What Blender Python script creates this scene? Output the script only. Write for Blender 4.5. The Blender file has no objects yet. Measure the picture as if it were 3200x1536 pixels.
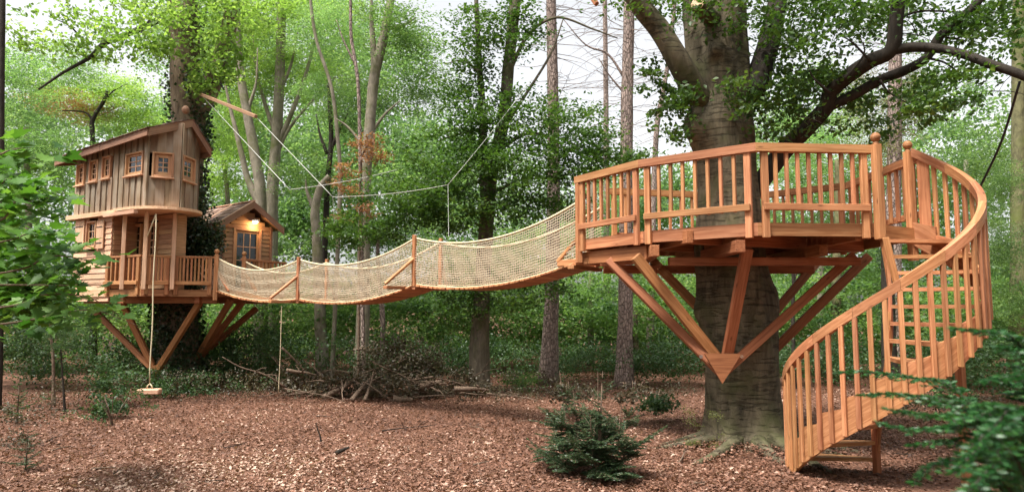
import bpy, bmesh, math, random
import numpy as np
from mathutils import Vector, Matrix, noise

R = math.radians
rnd = random.Random(7)
rng = np.random.default_rng(7)
sc = bpy.context.scene
col = sc.collection

# ------------------------------------------------------------------ camera, world, sun, exposure
F, PITCH, CAMZ = 2133.0, R(5.14), 2.1
cd = bpy.data.cameras.new("camera")
cam = bpy.data.objects.new("camera", cd)
col.objects.link(cam)
cam.location = (0, 0, CAMZ)
cam.rotation_euler = (R(90) + PITCH, 0, 0)
cd.sensor_width = 36.0
cd.lens = F / 3200 * 36
cd.clip_start, cd.clip_end = 0.1, 2000
cd.dof.use_dof = True
cd.dof.focus_distance = 11.0
cd.dof.aperture_fstop = 2.0
sc.camera = cam

SUN_EL, SUN_AZ = R(62), R(226)          # azimuth clockwise from +Y: behind the camera, to the left
w = bpy.data.worlds.new("World")
sc.world = w
w.use_nodes = True
nt = w.node_tree
nt.nodes.clear()
sky = nt.nodes.new("ShaderNodeTexSky")
sky.sky_type = 'NISHITA'
sky.sun_disc = False
sky.sun_elevation = SUN_EL
sky.sun_rotation = SUN_AZ
sky.air_density, sky.dust_density, sky.ozone_density = 1.0, 4.0, 1.0
hs = nt.nodes.new("ShaderNodeHueSaturation")
hs.inputs['Saturation'].default_value = 0.12
bg = nt.nodes.new("ShaderNodeBackground")
bg.inputs['Strength'].default_value = 0.075
wo = nt.nodes.new("ShaderNodeOutputWorld")
nt.links.new(sky.outputs[0], hs.inputs['Color'])
nt.links.new(hs.outputs[0], bg.inputs['Color'])
nt.links.new(bg.outputs[0], wo.inputs['Surface'])

sl = bpy.data.lights.new("sun", 'SUN')
sl.energy = 1.5
sl.angle = R(11)
sl.color = (1.0, 0.95, 0.87)
sun = bpy.data.objects.new("sun", sl)
col.objects.link(sun)
sd = Vector((math.sin(SUN_AZ) * math.cos(SUN_EL), math.cos(SUN_AZ) * math.cos(SUN_EL), math.sin(SUN_EL)))
sun.rotation_euler = sd.to_track_quat('Z', 'Y').to_euler()
sun.location = (-20, -20, 40)

vs = sc.view_settings
vs.view_transform = 'Standard'
vs.look = 'None'
vs.gamma = 1.0
vs.use_curve_mapping = False
vs.exposure = 2.12
sc.cycles.use_denoising = True
sc.cycles.max_bounces = 8
sc.cycles.diffuse_bounces = 4
sc.cycles.transparent_max_bounces = 8

# ------------------------------------------------------------------ geometry helpers
CP, SP = math.cos(PITCH), math.sin(PITCH)


def ray(px, py):
    u, v = (px - 1600) / F, (768 - py) / F
    return Vector((u, CP - v * SP, SP + v * CP))


def at(px, py, D):
    d = ray(px, py)
    return Vector((0, 0, CAMZ)) + d * (D / d.y)


def at_z(px, py, z):
    d = ray(px, py)
    return Vector((0, 0, CAMZ)) + d * ((z - CAMZ) / d.z)


def on_plane(px, py, p0, n):
    d = ray(px, py)
    o = Vector((0, 0, CAMZ))
    return o + d * ((p0 - o).dot(n) / d.dot(n))


def V3(xy, z=0.0):
    return Vector((xy[0], xy[1], z))


def gz(x, y):
    return 0.05 * noise.noise(Vector((x * 0.25, y * 0.25, 3.1))) + 0.025 * noise.noise(Vector((x * 0.9, y * 0.9, 7.7)))


UP_ = Vector((0, 0, 1))
WM = {}


def link(o, parent=None, M=None):
    M = M or Matrix.Identity(4)
    col.objects.link(o)
    WM[o.name] = M.copy()
    if parent is not None:
        o.parent = parent
        o.matrix_basis = WM[parent.name].inverted() @ M
    else:
        o.matrix_basis = M
    return o


def tag(o, label=None, cat=None, group=None, kind=None):
    if label: o['label'] = label
    if cat: o['category'] = cat
    if group: o['group'] = group
    if kind: o['kind'] = kind
    return o


def thing(name, label, cat, loc, group=None):
    o = bpy.data.objects.new(name, None)
    o.empty_display_size = 0.2
    link(o, None, Matrix.Translation(Vector(loc)))
    return tag(o, label, cat, group)


def mobj(name, verts, faces, mat, parent=None, origin=(0, 0, 0), smooth=False):
    """mesh from world-space vertices, its origin at `origin`"""
    og = Vector(origin)
    me = bpy.data.meshes.new(name)
    me.from_pydata([tuple(Vector(v) - og) for v in verts], [], faces)
    me.materials.append(mat)
    if smooth:
        me.polygons.foreach_set('use_smooth', [True] * len(me.polygons))
    me.update()
    return link(bpy.data.objects.new(name, me), parent, Matrix.Translation(og))


_boxes = {}


def box_mesh(L, w_, h_, mat, bev=0.006):
    k = (round(L, 3), round(w_, 3), round(h_, 3), mat.name)
    if k in _boxes:
        return _boxes[k]
    bm = bmesh.new()
    bmesh.ops.create_cube(bm, size=1.0)
    bmesh.ops.scale(bm, vec=(L, w_, h_), verts=bm.verts)
    b = min(bev, 0.2 * min(L, w_, h_))
    bmesh.ops.bevel(bm, geom=bm.edges[:], offset=b, segments=1, affect='EDGES')
    me = bpy.data.meshes.new('board')
    bm.to_mesh(me)
    bm.free()
    me.materials.append(mat)
    _boxes[k] = me
    return me


def frame_of(a, b, up):
    x = (b - a).normalized()
    z = Vector(up)
    z = (z - x * z.dot(x))
    if z.length < 1e-4:
        z = Vector((0, 1, 0)) - x * x.y
    z.normalize()
    y = z.cross(x)
    M = Matrix((x, y, z)).transposed().to_4x4()
    M.translation = (a + b) / 2
    return M


def bar(name, a, b, w_, h_, mat, parent, up=(0, 0, 1), bev=0.006):
    a, b = Vector(a), Vector(b)
    return link(bpy.data.objects.new(name, box_mesh((b - a).length, w_, h_, mat, bev)), parent, frame_of(a, b, up))


def prism(name, plan, z0, z1, mat, parent, d=None):
    """plan: list of XY, convex; grain (local X) along d"""
    c = sum((Vector((p[0], p[1], 0)) for p in plan), Vector()) / len(plan)
    c.z = (z0 + z1) / 2
    if d is None:
        d = Vector((plan[1][0] - plan[0][0], plan[1][1] - plan[0][1], 0))
    x = Vector((d[0], d[1], 0)).normalized()
    M = Matrix((x, Vector((-x.y, x.x, 0)), Vector((0, 0, 1)))).transposed().to_4x4()
    M.translation = c
    Mi = M.inverted()
    n = len(plan)
    area = sum(plan[i][0] * plan[(i + 1) % n][1] - plan[(i + 1) % n][0] * plan[i][1] for i in range(n))
    pl = plan if area > 0 else plan[::-1]
    vv = [Mi @ Vector((p[0], p[1], z0)) for p in pl] + [Mi @ Vector((p[0], p[1], z1)) for p in pl]
    ff = [tuple(range(n - 1, -1, -1)), tuple(range(n, 2 * n))] + [(i, (i + 1) % n, n + (i + 1) % n, n + i) for i in range(n)]
    me = bpy.data.meshes.new(name)
    me.from_pydata(vv, [], ff)
    me.materials.append(mat)
    return link(bpy.data.objects.new(name, me), parent, M)


def hexa(name, bot, top, mat, parent, xdir):
    """8-corner solid from two quads in world space; grain along xdir"""
    c = sum((Vector(p) for p in bot + top), Vector()) / 8
    x = Vector(xdir).normalized()
    z = Vector((0, 0, 1)) if abs(x.z) < 0.9 else Vector((0, 1, 0))
    z = (z - x * z.dot(x)).normalized()
    M = Matrix((x, z.cross(x), z)).transposed().to_4x4()
    M.translation = c
    Mi = M.inverted()
    vv = [Mi @ Vector(p) for p in bot + top]
    ff = [(3, 2, 1, 0), (4, 5, 6, 7), (0, 1, 5, 4), (1, 2, 6, 5), (2, 3, 7, 6), (3, 0, 4, 7)]
    me = bpy.data.meshes.new(name)
    me.from_pydata(vv, [], ff)
    bm = bmesh.new()
    bm.from_mesh(me)
    bmesh.ops.recalc_face_normals(bm, faces=bm.faces)
    bm.to_mesh(me)
    bm.free()
    me.materials.append(mat)
    return link(bpy.data.objects.new(name, me), parent, M)


def offset_poly(pts, d):
    """offset a CCW polygon outward by d"""
    out = []
    n = len(pts)
    for i in range(n):
        p0, p1, p2 = (Vector(pts[(i + k - 1) % n]).to_2d() for k in range(3))
        e1, e2 = (p1 - p0).normalized(), (p2 - p1).normalized()
        n1, n2 = Vector((e1.y, -e1.x)), Vector((e2.y, -e2.x))
        m = (n1 + n2).normalized()
        out.append(p1 + m * (d / max(0.3, m.dot(n1))))
    return out


def clip_strip(poly, nrm, lo, hi):
    """clip a convex polygon to lo <= p.nrm <= hi"""
    for sgn, lim in ((1, lo), (-1, -hi)):
        out = []
        for i in range(len(poly)):
            a, b = poly[i], poly[(i + 1) % len(poly)]
            da, db = sgn * a.dot(nrm) - lim, sgn * b.dot(nrm) - lim
            if da >= 0: out.append(a)
            if (da >= 0) != (db >= 0): out.append(a + (b - a) * (da / (da - db)))
        poly = out
        if len(poly) < 3: return []
    return poly


def bez(pts, n):
    """smooth polyline through points (Catmull-Rom)"""
    P = [Vector(p) for p in pts]
    P = [P[0] * 2 - P[1]] + P + [P[-1] * 2 - P[-2]]
    segs = len(P) - 3
    out = []
    for i in range(segs):
        for k in range(n):
            t = k / n
            p0, p1, p2, p3 = P[i:i + 4]
            out.append(0.5 * ((2 * p1) + (p2 - p0) * t + (2 * p0 - 5 * p1 + 4 * p2 - p3) * t * t + (3 * p1 - p0 - 3 * p2 + p3) * t ** 3))
    out.append(P[-2])
    return out


class MB:
    def __init__(self): self.v, self.f = [], []

    def tube(self, pts, rad, ns=8, wob=0.0, cap=True, disp=None):
        n = len(pts)
        b0 = len(self.v)
        prev = None
        for i in range(n):
            t = (pts[min(i + 1, n - 1)] - pts[max(i - 1, 0)])
            t = t.normalized() if t.length > 1e-9 else Vector((0, 0, 1))
            if prev is None:
                a = Vector((1, 0, 0)) if abs(t.x) < 0.8 else Vector((0, 1, 0))
                prev = a
            s1 = (prev - t * prev.dot(t)).normalized()
            prev = s1
            s2 = t.cross(s1)
            r = rad[i] if hasattr(rad, '__len__') else rad
            for k in range(ns):
                a = 2 * math.pi * k / ns
                d = s1 * math.cos(a) + s2 * math.sin(a)
                rr = r
                if wob: rr *= 1 + wob * noise.noise((pts[i] * 1.3 + d * 0.8 + Vector((b0 * 0.01, 0, 0))))
                if disp: rr += disp(pts[i], d)
                self.v.append(pts[i] + d * rr)
        for i in range(n - 1):
            for k in range(ns):
                k2 = (k + 1) % ns
                self.f.append((b0 + i * ns + k, b0 + i * ns + k2, b0 + (i + 1) * ns + k2, b0 + (i + 1) * ns + k))
        if cap:
            self.f.append(tuple(b0 + k for k in range(ns - 1, -1, -1)))
            self.f.append(tuple(b0 + (n - 1) * ns + k for k in range(ns)))
        return self

    def box(self, a, b, w_, h_, up=(0, 0, 1)):
        a, b = Vector(a), Vector(b)
        M = frame_of(a, b, up)
        L = (b - a).length
        b0 = len(self.v)
        for sx, sy, sz in ((-1, -1, -1), (1, -1, -1), (1, 1, -1), (-1, 1, -1), (-1, -1, 1), (1, -1, 1), (1, 1, 1), (-1, 1, 1)):
            self.v.append(M @ Vector((sx * L / 2, sy * w_ / 2, sz * h_ / 2)))
        for f in ((3, 2, 1, 0), (4, 5, 6, 7), (0, 1, 5, 4), (1, 2, 6, 5), (2, 3, 7, 6), (3, 0, 4, 7)):
            self.f.append(tuple(b0 + i for i in f))
        return self

    def ball(self, c, r, nu=12, nv=8, sz=1.0):
        c = Vector(c)
        b0 = len(self.v)
        for i in range(nv + 1):
            th = math.pi * i / nv
            for k in range(nu):
                a = 2 * math.pi * k / nu
                self.v.append(c + Vector((r * math.sin(th) * math.cos(a), r * math.sin(th) * math.sin(a), r * sz * math.cos(th))))
        for i in range(nv):
            for k in range(nu):
                self.f.append((b0 + i * nu + k, b0 + (i + 1) * nu + k, b0 + (i + 1) * nu + (k + 1) % nu, b0 + i * nu + (k + 1) % nu))
        return self

    def build(self, name, mat, parent=None, origin=(0, 0, 0), smooth=True):
        return mobj(name, self.v, self.f, mat, parent, origin, smooth)


def mesh_np(name, V, T, mat, tint=None):
    me = bpy.data.meshes.new(name)
    V = np.ascontiguousarray(V, dtype=np.float32)
    T = np.ascontiguousarray(T, dtype=np.int32)
    me.vertices.add(len(V))
    me.vertices.foreach_set('co', V.ravel())
    me.loops.add(T.size)
    me.loops.foreach_set('vertex_index', T.ravel())
    me.polygons.add(len(T))
    me.polygons.foreach_set('loop_start', np.arange(0, T.size, 3, dtype=np.int32))
    me.update(calc_edges=True)
    if tint is not None:
        a = me.attributes.new('tint', 'FLOAT', 'POINT')
        a.data.foreach_set('value', np.ascontiguousarray(tint, dtype=np.float32))
    me.materials.append(mat)
    return me


def unit(a):
    return a / np.maximum(np.linalg.norm(a, axis=1, keepdims=True), 1e-9)


def leaf_arrays(C, S, up=0.7, aspect=0.6, fold=0.2, droop=0.0, tint=None):
    """folded two-triangle leaves at C (N,3), sizes S (N)"""
    N = len(C)
    n = unit(rng.normal(size=(N, 3)) * (1 - up) + np.array([0, 0, 1.0]) * up)
    d = rng.normal(size=(N, 3))
    d[:, 2] -= droop
    d = unit(d - n * (d * n).sum(1, keepdims=True))
    s = np.cross(n, d)
    L = S[:, None]
    A = C - d * L * 0.5
    T = C + d * L * 0.5
    P = C + s * L * aspect * 0.5 + n * L * fold * 0.5 - d * L * 0.05
    Q = C - s * L * aspect * 0.5 + n * L * fold * 0.5 - d * L * 0.05
    V = np.stack([A, P, T, Q], 1).reshape(-1, 3)
    i = np.arange(N)[:, None] * 4
    F_ = np.concatenate([i + np.array([[0, 2, 1]]), i + np.array([[0, 3, 2]])], 1).reshape(-1, 3)
    if tint is None:
        tint = rng.random(N)
    return V, F_, np.repeat(tint, 4)


def clumps(centers, rad, per, flat=0.45, size=(0.08, 0.13), tv=0.35):
    """leaves gathered in flattened clumps; centers (K,3), rad (K)"""
    K = len(centers)
    cnt = rng.poisson(per, K)
    idx = np.repeat(np.arange(K), cnt)
    o = rng.normal(size=(len(idx), 3)) * 0.5
    o[:, 2] *= flat
    tilt = rng.normal(size=(K, 2)) * 0.25
    o[:, 2] += o[:, 0] * tilt[idx, 0] + o[:, 1] * tilt[idx, 1]
    C = centers[idx] + o * np.asarray(rad)[idx][:, None]
    S = rng.uniform(size[0], size[1], len(idx))
    t = np.clip(rng.random(K)[idx] * (1 - tv) + rng.random(len(idx)) * tv, 0, 1)
    return C, S, t


# ------------------------------------------------------------------ materials
def newmat(name):
    m = bpy.data.materials.new(name)
    m.use_nodes = True
    n = m.node_tree
    for x in list(n.nodes): n.nodes.remove(x)
    return m, n, (lambda t, **k: _node(n, t, **k))


def _node(n, t, **k):
    x = n.nodes.new(t)
    for a, b in k.items():
        if a in x.inputs: x.inputs[a].default_value = b
        else: setattr(x, a, b)
    return x


def ramp(n, stops):
    r = n.nodes.new('ShaderNodeValToRGB')
    e = r.color_ramp.elements
    while len(e) > 1: e.remove(e[-1])
    e[0].position, e[0].color = stops[0][0], (*stops[0][1], 1)
    for p, c in stops[1:]:
        q = e.new(p)
        q.color = (*c, 1)
    return r


def wood_mat(name, c1, c2, knots=0.5, rough=0.62, vary=0.35, grey=None, stretch=0.6):
    m, n, N = newmat(name)
    L = n.links.new
    tc = N('ShaderNodeTexCoord')
    oi = N('ShaderNodeObjectInfo')
    mul = N('ShaderNodeVectorMath', operation='SCALE')
    cmb = N('ShaderNodeCombineXYZ', X=31.0, Y=17.0, Z=23.0)
    L(cmb.outputs[0], mul.inputs[0]); L(oi.outputs['Random'], mul.inputs['Scale'])
    add = N('ShaderNodeVectorMath', operation='ADD')
    L(tc.outputs['Object'], add.inputs[0]); L(mul.outputs[0], add.inputs[1])
    mp = N('ShaderNodeMapping')
    mp.inputs['Scale'].default_value = (stretch, 16, 16)
    L(add.outputs[0], mp.inputs['Vector'])
    g = N('ShaderNodeTexNoise', Scale=2.2, Detail=7.0, Roughness=0.62, Distortion=0.6)
    L(mp.outputs[0], g.inputs['Vector'])
    r = ramp(n, [(0.28, tuple(x * .82 for x in c2)), (0.42, c2), (0.55, tuple(a * .6 + b * .4 for a, b in zip(c1, c2))), (0.7, c1)])
    L(g.outputs['Fac'], r.inputs['Fac'])
    # broad blotches
    bl = N('ShaderNodeTexNoise', Scale=1.7, Detail=3.0)
    L(add.outputs[0], bl.inputs['Vector'])
    # knots
    mk = N('ShaderNodeMapping')
    mk.inputs['Scale'].default_value = (1.6, 5.0, 5.0)
    L(add.outputs[0], mk.inputs['Vector'])
    vo = N('ShaderNodeTexVoronoi', Scale=1.6)
    L(mk.outputs[0], vo.inputs['Vector'])
    kr = ramp(n, [(0.05, (1, 1, 1)), (0.13, (0, 0, 0))])
    L(vo.outputs['Distance'], kr.inputs['Fac'])
    kf = N('ShaderNodeMath', operation='MULTIPLY')
    L(kr.outputs[0], kf.inputs[0]); kf.inputs[1].default_value = knots
    mx = N('ShaderNodeMix', data_type='RGBA')
    L(kf.outputs[0], mx.inputs[0]); L(r.outputs[0], mx.inputs[6])
    mx.inputs[7].default_value = (*[x * 0.28 for x in c2], 1)
    col_out = mx.outputs[2]
    if grey:
        gm = N('ShaderNodeMix', data_type='RGBA')
        gr = ramp(n, [(0.42, (0, 0, 0)), (0.66, (1, 1, 1))])
        L(bl.outputs['Fac'], gr.inputs['Fac']); L(gr.outputs[0], gm.inputs[0])
        L(col_out, gm.inputs[6]); gm.inputs[7].default_value = (*grey, 1)
        col_out = gm.outputs[2]
    hsv = N('ShaderNodeHueSaturation')
    ma = N('ShaderNodeMapRange')
    ma.inputs['To Min'].default_value, ma.inputs['To Max'].default_value = 1 - vary, 1 + vary * 0.7
    L(oi.outputs['Random'], ma.inputs['Value'])
    mb = N('ShaderNodeMapRange')
    mb.inputs['From Min'].default_value, mb.inputs['From Max'].default_value = 0.3, 0.7
    mb.inputs['To Min'].default_value, mb.inputs['To Max'].default_value = 0.84, 1.12
    L(bl.outputs['Fac'], mb.inputs['Value'])
    mm = N('ShaderNodeMath', operation='MULTIPLY')
    L(ma.outputs[0], mm.inputs[0]); L(mb.outputs[0], mm.inputs[1])
    L(mm.outputs[0], hsv.inputs['Value'])
    mf = N('ShaderNodeMath', operation='MULTIPLY'); mf.inputs[1].default_value = 13.7
    mq = N('ShaderNodeMath', operation='FRACT')
    L(oi.outputs['Random'], mf.inputs[0]); L(mf.outputs[0], mq.inputs[0])
    mh = N('ShaderNodeMapRange')
    mh.inputs['To Min'].default_value, mh.inputs['To Max'].default_value = 0.494, 0.511
    L(mq.outputs[0], mh.inputs['Value']); L(mh.outputs[0], hsv.inputs['Hue'])
    L(col_out, hsv.inputs['Color'])
    bp = N('ShaderNodeBump', Strength=0.25, Distance=0.004)
    L(g.outputs['Fac'], bp.inputs['Height'])
    p = N('ShaderNodeBsdfPrincipled', Roughness=rough)
    p.inputs['Specular IOR Level'].default_value = 0.3
    L(hsv.outputs[0], p.inputs['Base Color']); L(bp.outputs[0], p.inputs['Normal'])
    o = N('ShaderNodeOutputMaterial')
    L(p.outputs[0], o.inputs['Surface'])
    return m


def leaf_mat(name, dark, light, alt=None, trans=0.45, rough=0.45, spec=0.4, objvar=0.0):
    m, n, N = newmat(name)
    L = n.links.new
    at_ = N('ShaderNodeAttribute', attribute_name='tint')
    st = [(0.0, dark), (0.75, light)]
    if alt: st.append((1.0, alt))
    r = ramp(n, st)
    L(at_.outputs['Fac'], r.inputs['Fac'])
    hsv = N('ShaderNodeHueSaturation')
    oi = N('ShaderNodeObjectInfo')
    mv = N('ShaderNodeMapRange')
    mv.inputs['To Min'].default_value, mv.inputs['To Max'].default_value = 1 - objvar, 1 + objvar
    L(oi.outputs['Random'], mv.inputs['Value']); L(mv.outputs[0], hsv.inputs['Value'])
    L(r.outputs[0], hsv.inputs['Color'])
    p = N('ShaderNodeBsdfPrincipled', Roughness=rough)
    p.inputs['Specular IOR Level'].default_value = spec
    t = N('ShaderNodeBsdfTranslucent')
    tcol = N('ShaderNodeMix', data_type='RGBA', blend_type='MULTIPLY')
    tcol.inputs[0].default_value = 1.0
    tcol.inputs[7].default_value = (1.45, 1.5, 0.8, 1)
    L(hsv.outputs[0], tcol.inputs[6])
    L(hsv.outputs[0], p.inputs['Base Color']); L(tcol.outputs[2], t.inputs['Color'])
    mx = N('ShaderNodeMixShader')
    mx.inputs[0].default_value = trans
    L(p.outputs[0], mx.inputs[1]); L(t.outputs[0], mx.inputs[2])
    o = N('ShaderNodeOutputMaterial')
    L(mx.outputs[0], o.inputs['Surface'])
    return m


def bark_mat(name, c1, c2, moss=None, zs=0.35, scale=9.0, bump=0.6, mossh=0.0, plates=False, rings=False):
    m, n, N = newmat(name)
    L = n.links.new
    tc = N('ShaderNodeTexCoord')
    mp = N('ShaderNodeMapping')
    mp.inputs['Scale'].default_value = (1, 1, zs)
    L(tc.outputs['Object'], mp.inputs['Vector'])
    g = N('ShaderNodeTexNoise', Scale=scale, Detail=8.0, Roughness=0.65, Distortion=0.5)
    L(mp.outputs[0], g.inputs['Vector'])
    r = ramp(n, [(0.32, c2), (0.62, c1)])
    L(g.outputs['Fac'], r.inputs['Fac'])
    c = r.outputs[0]
    h = g.outputs['Fac']
    if plates:
        vo = N('ShaderNodeTexVoronoi', Scale=scale * 1.6, feature='DISTANCE_TO_EDGE')
        L(mp.outputs[0], vo.inputs['Vector'])
        vr = ramp(n, [(0.0, (0.25, 0.25, 0.25)), (0.16, (1, 1, 1))])
        L(vo.outputs['Distance'], vr.inputs['Fac'])
        q = N('ShaderNodeMix', data_type='RGBA', blend_type='MULTIPLY')
        q.inputs[0].default_value = 0.85
        L(c, q.inputs[6]); L(vr.outputs[0], q.inputs[7])
        c = q.outputs[2]
        ad = N('ShaderNodeMath', operation='ADD')
        L(vr.outputs[0], ad.inputs[0]); L(g.outputs['Fac'], ad.inputs[1])
        h = ad.outputs[0]
    if rings:
        mw = N('ShaderNodeMapping')
        mw.inputs['Scale'].default_value = (1.2, 1.2, 9.0)
        L(tc.outputs['Object'], mw.inputs['Vector'])
        wv = N('ShaderNodeTexNoise', Scale=2.0, Detail=7.0, Roughness=0.7, Distortion=0.8)
        L(mw.outputs[0], wv.inputs['Vector'])
        wr = ramp(n, [(0.36, (0.35, 0.33, 0.3)), (0.46, (1, 1, 1)), (0.62, (1, 1, 1)), (0.72, (1.25, 1.22, 1.15))])
        L(wv.outputs['Fac'], wr.inputs['Fac'])
        q = N('ShaderNodeMix', data_type='RGBA', blend_type='MULTIPLY')
        q.inputs[0].default_value = 0.4
        L(c, q.inputs[6]); L(wr.outputs[0], q.inputs[7])
        c = q.outputs[2]
        ad = N('ShaderNodeMath', operation='ADD')
        L(wr.outputs[0], ad.inputs[0]); L(g.outputs['Fac'], ad.inputs[1])
        h = ad.outputs[0]
    if moss:
        bn = N('ShaderNodeTexNoise', Scale=2.0, Detail=6.0, Roughness=0.6)
        L(tc.outputs['Object'], bn.inputs['Vector'])
        sx = N('ShaderNodeSeparateXYZ')
        L(tc.outputs['Object'], sx.inputs[0])
        mr = N('ShaderNodeMapRange')
        mr.inputs['From Min'].default_value, mr.inputs['From Max'].default_value = 0.0, 1.2
        mr.inputs['To Min'].default_value, mr.inputs['To Max'].default_value = mossh, 0.0
        L(sx.outputs['Z'], mr.inputs['Value'])
        ad2 = N('ShaderNodeMath', operation='ADD')
        L(bn.outputs['Fac'], ad2.inputs[0]); L(mr.outputs[0], ad2.inputs[1])
        br = ramp(n, [(0.5, (0, 0, 0)), (0.72, (1, 1, 1))])
        L(ad2.outputs[0], br.inputs['Fac'])
        q = N('ShaderNodeMix', data_type='RGBA')
        L(br.outputs[0], q.inputs[0]); L(c, q.inputs[6])
        q.inputs[7].default_value = (*moss, 1)
        c = q.outputs[2]
    bp = N('ShaderNodeBump', Strength=bump, Distance=0.03)
    L(h, bp.inputs['Height'])
    p = N('ShaderNodeBsdfPrincipled', Roughness=0.85)
    p.inputs['Specular IOR Level'].default_value = 0.2
    L(c, p.inputs['Base Color']); L(bp.outputs[0], p.inputs['Normal'])
    o = N('ShaderNodeOutputMaterial')
    L(p.outputs[0], o.inputs['Surface'])
    return m


def plain(name, c, rough=0.6, metal=0.0, nscale=40.0, amt=0.25, emit=None):
    m, n, N = newmat(name)
    L = n.links.new
    tc = N('ShaderNodeTexCoord')
    g = N('ShaderNodeTexNoise', Scale=nscale, Detail=5.0)
    L(tc.outputs['Object'], g.inputs['Vector'])
    r = ramp(n, [(0.3, tuple(x * (1 - amt) for x in c)), (0.7, tuple(min(1, x * (1 + amt)) for x in c))])
    L(g.outputs['Fac'], r.inputs['Fac'])
    p = N('ShaderNodeBsdfPrincipled', Roughness=rough, Metallic=metal)
    L(r.outputs[0], p.inputs['Base Color'])
    if emit:
        p.inputs['Emission Color'].default_value = (*emit[0], 1)
        p.inputs['Emission Strength'].default_value = emit[1]
    o = N('ShaderNodeOutputMaterial')
    L(p.outputs[0], o.inputs['Surface'])
    return m


def glass_mat():
    m, n, N = newmat('window_glass')
    L = n.links.new
    tr = N('ShaderNodeBsdfTransparent')
    tr.inputs['Color'].default_value = (0.5, 0.54, 0.52, 1)
    gl = N('ShaderNodeBsdfGlossy', Roughness=0.03)
    gl.inputs['Color'].default_value = (0.95, 0.97, 1, 1)
    fr = N('ShaderNodeFresnel', IOR=1.4)
    tc = N('ShaderNodeTexCoord')
    nz = N('ShaderNodeTexNoise', Scale=3.0)
    bp = N('ShaderNodeBump', Strength=0.05, Distance=0.01)
    L(tc.outputs['Object'], nz.inputs['Vector']); L(nz.outputs['Fac'], bp.inputs['Height'])
    L(bp.outputs[0], gl.inputs['Normal'])
    ad = N('ShaderNodeMath', operation='ADD')
    L(fr.outputs[0], ad.inputs[0]); ad.inputs[1].default_value = 0.02
    mx = N('ShaderNodeMixShader')
    L(ad.outputs[0], mx.inputs[0]); L(tr.outputs[0], mx.inputs[1]); L(gl.outputs[0], mx.inputs[2])
    o = N('ShaderNodeOutputMaterial')
    L(mx.outputs[0], o.inputs['Surface'])
    return m


LARCH = wood_mat('larch_wood', (0.55, 0.258, 0.124), (0.36, 0.142, 0.06), knots=0.7, vary=0.24)
LARCHD = wood_mat('larch_beam_wood', (0.41, 0.165, 0.073), (0.26, 0.09, 0.036), knots=0.65, vary=0.22)
PALE = wood_mat('pale_larch_wood', (0.74, 0.47, 0.32), (0.60, 0.34, 0.21), knots=0.4, vary=0.15)
OLD = wood_mat('weathered_board', (0.36, 0.25, 0.165), (0.25, 0.165, 0.105), knots=0.45, vary=0.24, grey=(0.34, 0.275, 0.21), rough=0.8)
SIDING = wood_mat('cedar_siding', (0.52, 0.30, 0.17), (0.36, 0.19, 0.10), knots=0.4, vary=0.2, rough=0.7)
FASCIA = wood_mat('fascia_wood', (0.35, 0.19, 0.12), (0.24, 0.12, 0.072), knots=0.4, vary=0.12)
SHINGLE = wood_mat('cedar_shingle', (0.27, 0.15, 0.10), (0.16, 0.085, 0.06), knots=0.2, vary=0.4, rough=0.85, grey=(0.30, 0.23, 0.19))
TRIM = wood_mat('window_trim_wood', (0.60, 0.34, 0.195), (0.47, 0.235, 0.12), knots=0.3, vary=0.12)
GLASS = glass_mat()
ROPE = plain('hemp_rope', (0.60, 0.50, 0.33), 0.9, nscale=160, amt=0.3)
NETM = plain('net_cord', (0.56, 0.47, 0.34), 0.9, nscale=120, amt=0.3)
CABLE = plain('pale_cable', (0.5, 0.5, 0.46), 0.6)
BLACKC = plain('black_cable', (0.02, 0.022, 0.025), 0.45)
STEEL = plain('bolt_steel', (0.7, 0.7, 0.7), 0.25, 1.0)
DARKIN = plain('painted_room_shade', (0.06, 0.04, 0.03), 0.9)  # room shade put into the colour of the inner sheet and rear walls
CURTAIN = plain('pale_curtain', (0.6, 0.55, 0.45), 0.9)
LAMPM = plain('lamp_glass', (0.9, 0.8, 0.65), 0.4, emit=((1.0, 0.75, 0.45), 4.0))
LAMPW = plain('lamp_shade', (0.85, 0.8, 0.7), 0.5)
IRON = plain('black_iron', (0.03, 0.03, 0.03), 0.5, 0.6)
BEECH = bark_mat('beech_bark', (0.17, 0.14, 0.092), (0.04, 0.034, 0.022), moss=(0.085, 0.085, 0.038), zs=0.3, scale=5.5, bump=1.0, mossh=0.08, rings=True)
DGREY = bark_mat('dark_grey_bark', (0.15, 0.125, 0.09), (0.06, 0.05, 0.036), moss=(0.07, 0.075, 0.025), zs=0.4, scale=9, bump=0.6)
DBARK = bark_mat('dark_bark', (0.045, 0.036, 0.028), (0.018, 0.015, 0.012), zs=0.3, scale=12, bump=0.7)
OAK = bark_mat('oak_bark', (0.24, 0.175, 0.125), (0.085, 0.06, 0.045), zs=0.22, scale=13, bump=0.9)
PINE = bark_mat('pine_bark', (0.38, 0.29, 0.25), (0.19, 0.14, 0.12), zs=0.4, scale=10, bump=0.8, plates=True)
GREYB = bark_mat('grey_bark', (0.27, 0.235, 0.18), (0.13, 0.115, 0.085), moss=(0.12, 0.13, 0.045), zs=0.5, scale=7, bump=0.5)
MOSSB = bark_mat('mossy_bark', (0.17, 0.16, 0.08), (0.07, 0.065, 0.035), moss=(0.11, 0.13, 0.035), zs=0.5, scale=10, bump=0.7)
STICKM = bark_mat('dead_stick_bark', (0.20, 0.14, 0.10), (0.075, 0.05, 0.036), zs=1.0, scale=16, bump=0.6)
CUTW = plain('cut_wood', (0.60, 0.40, 0.25), 0.8, nscale=20)

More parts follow.
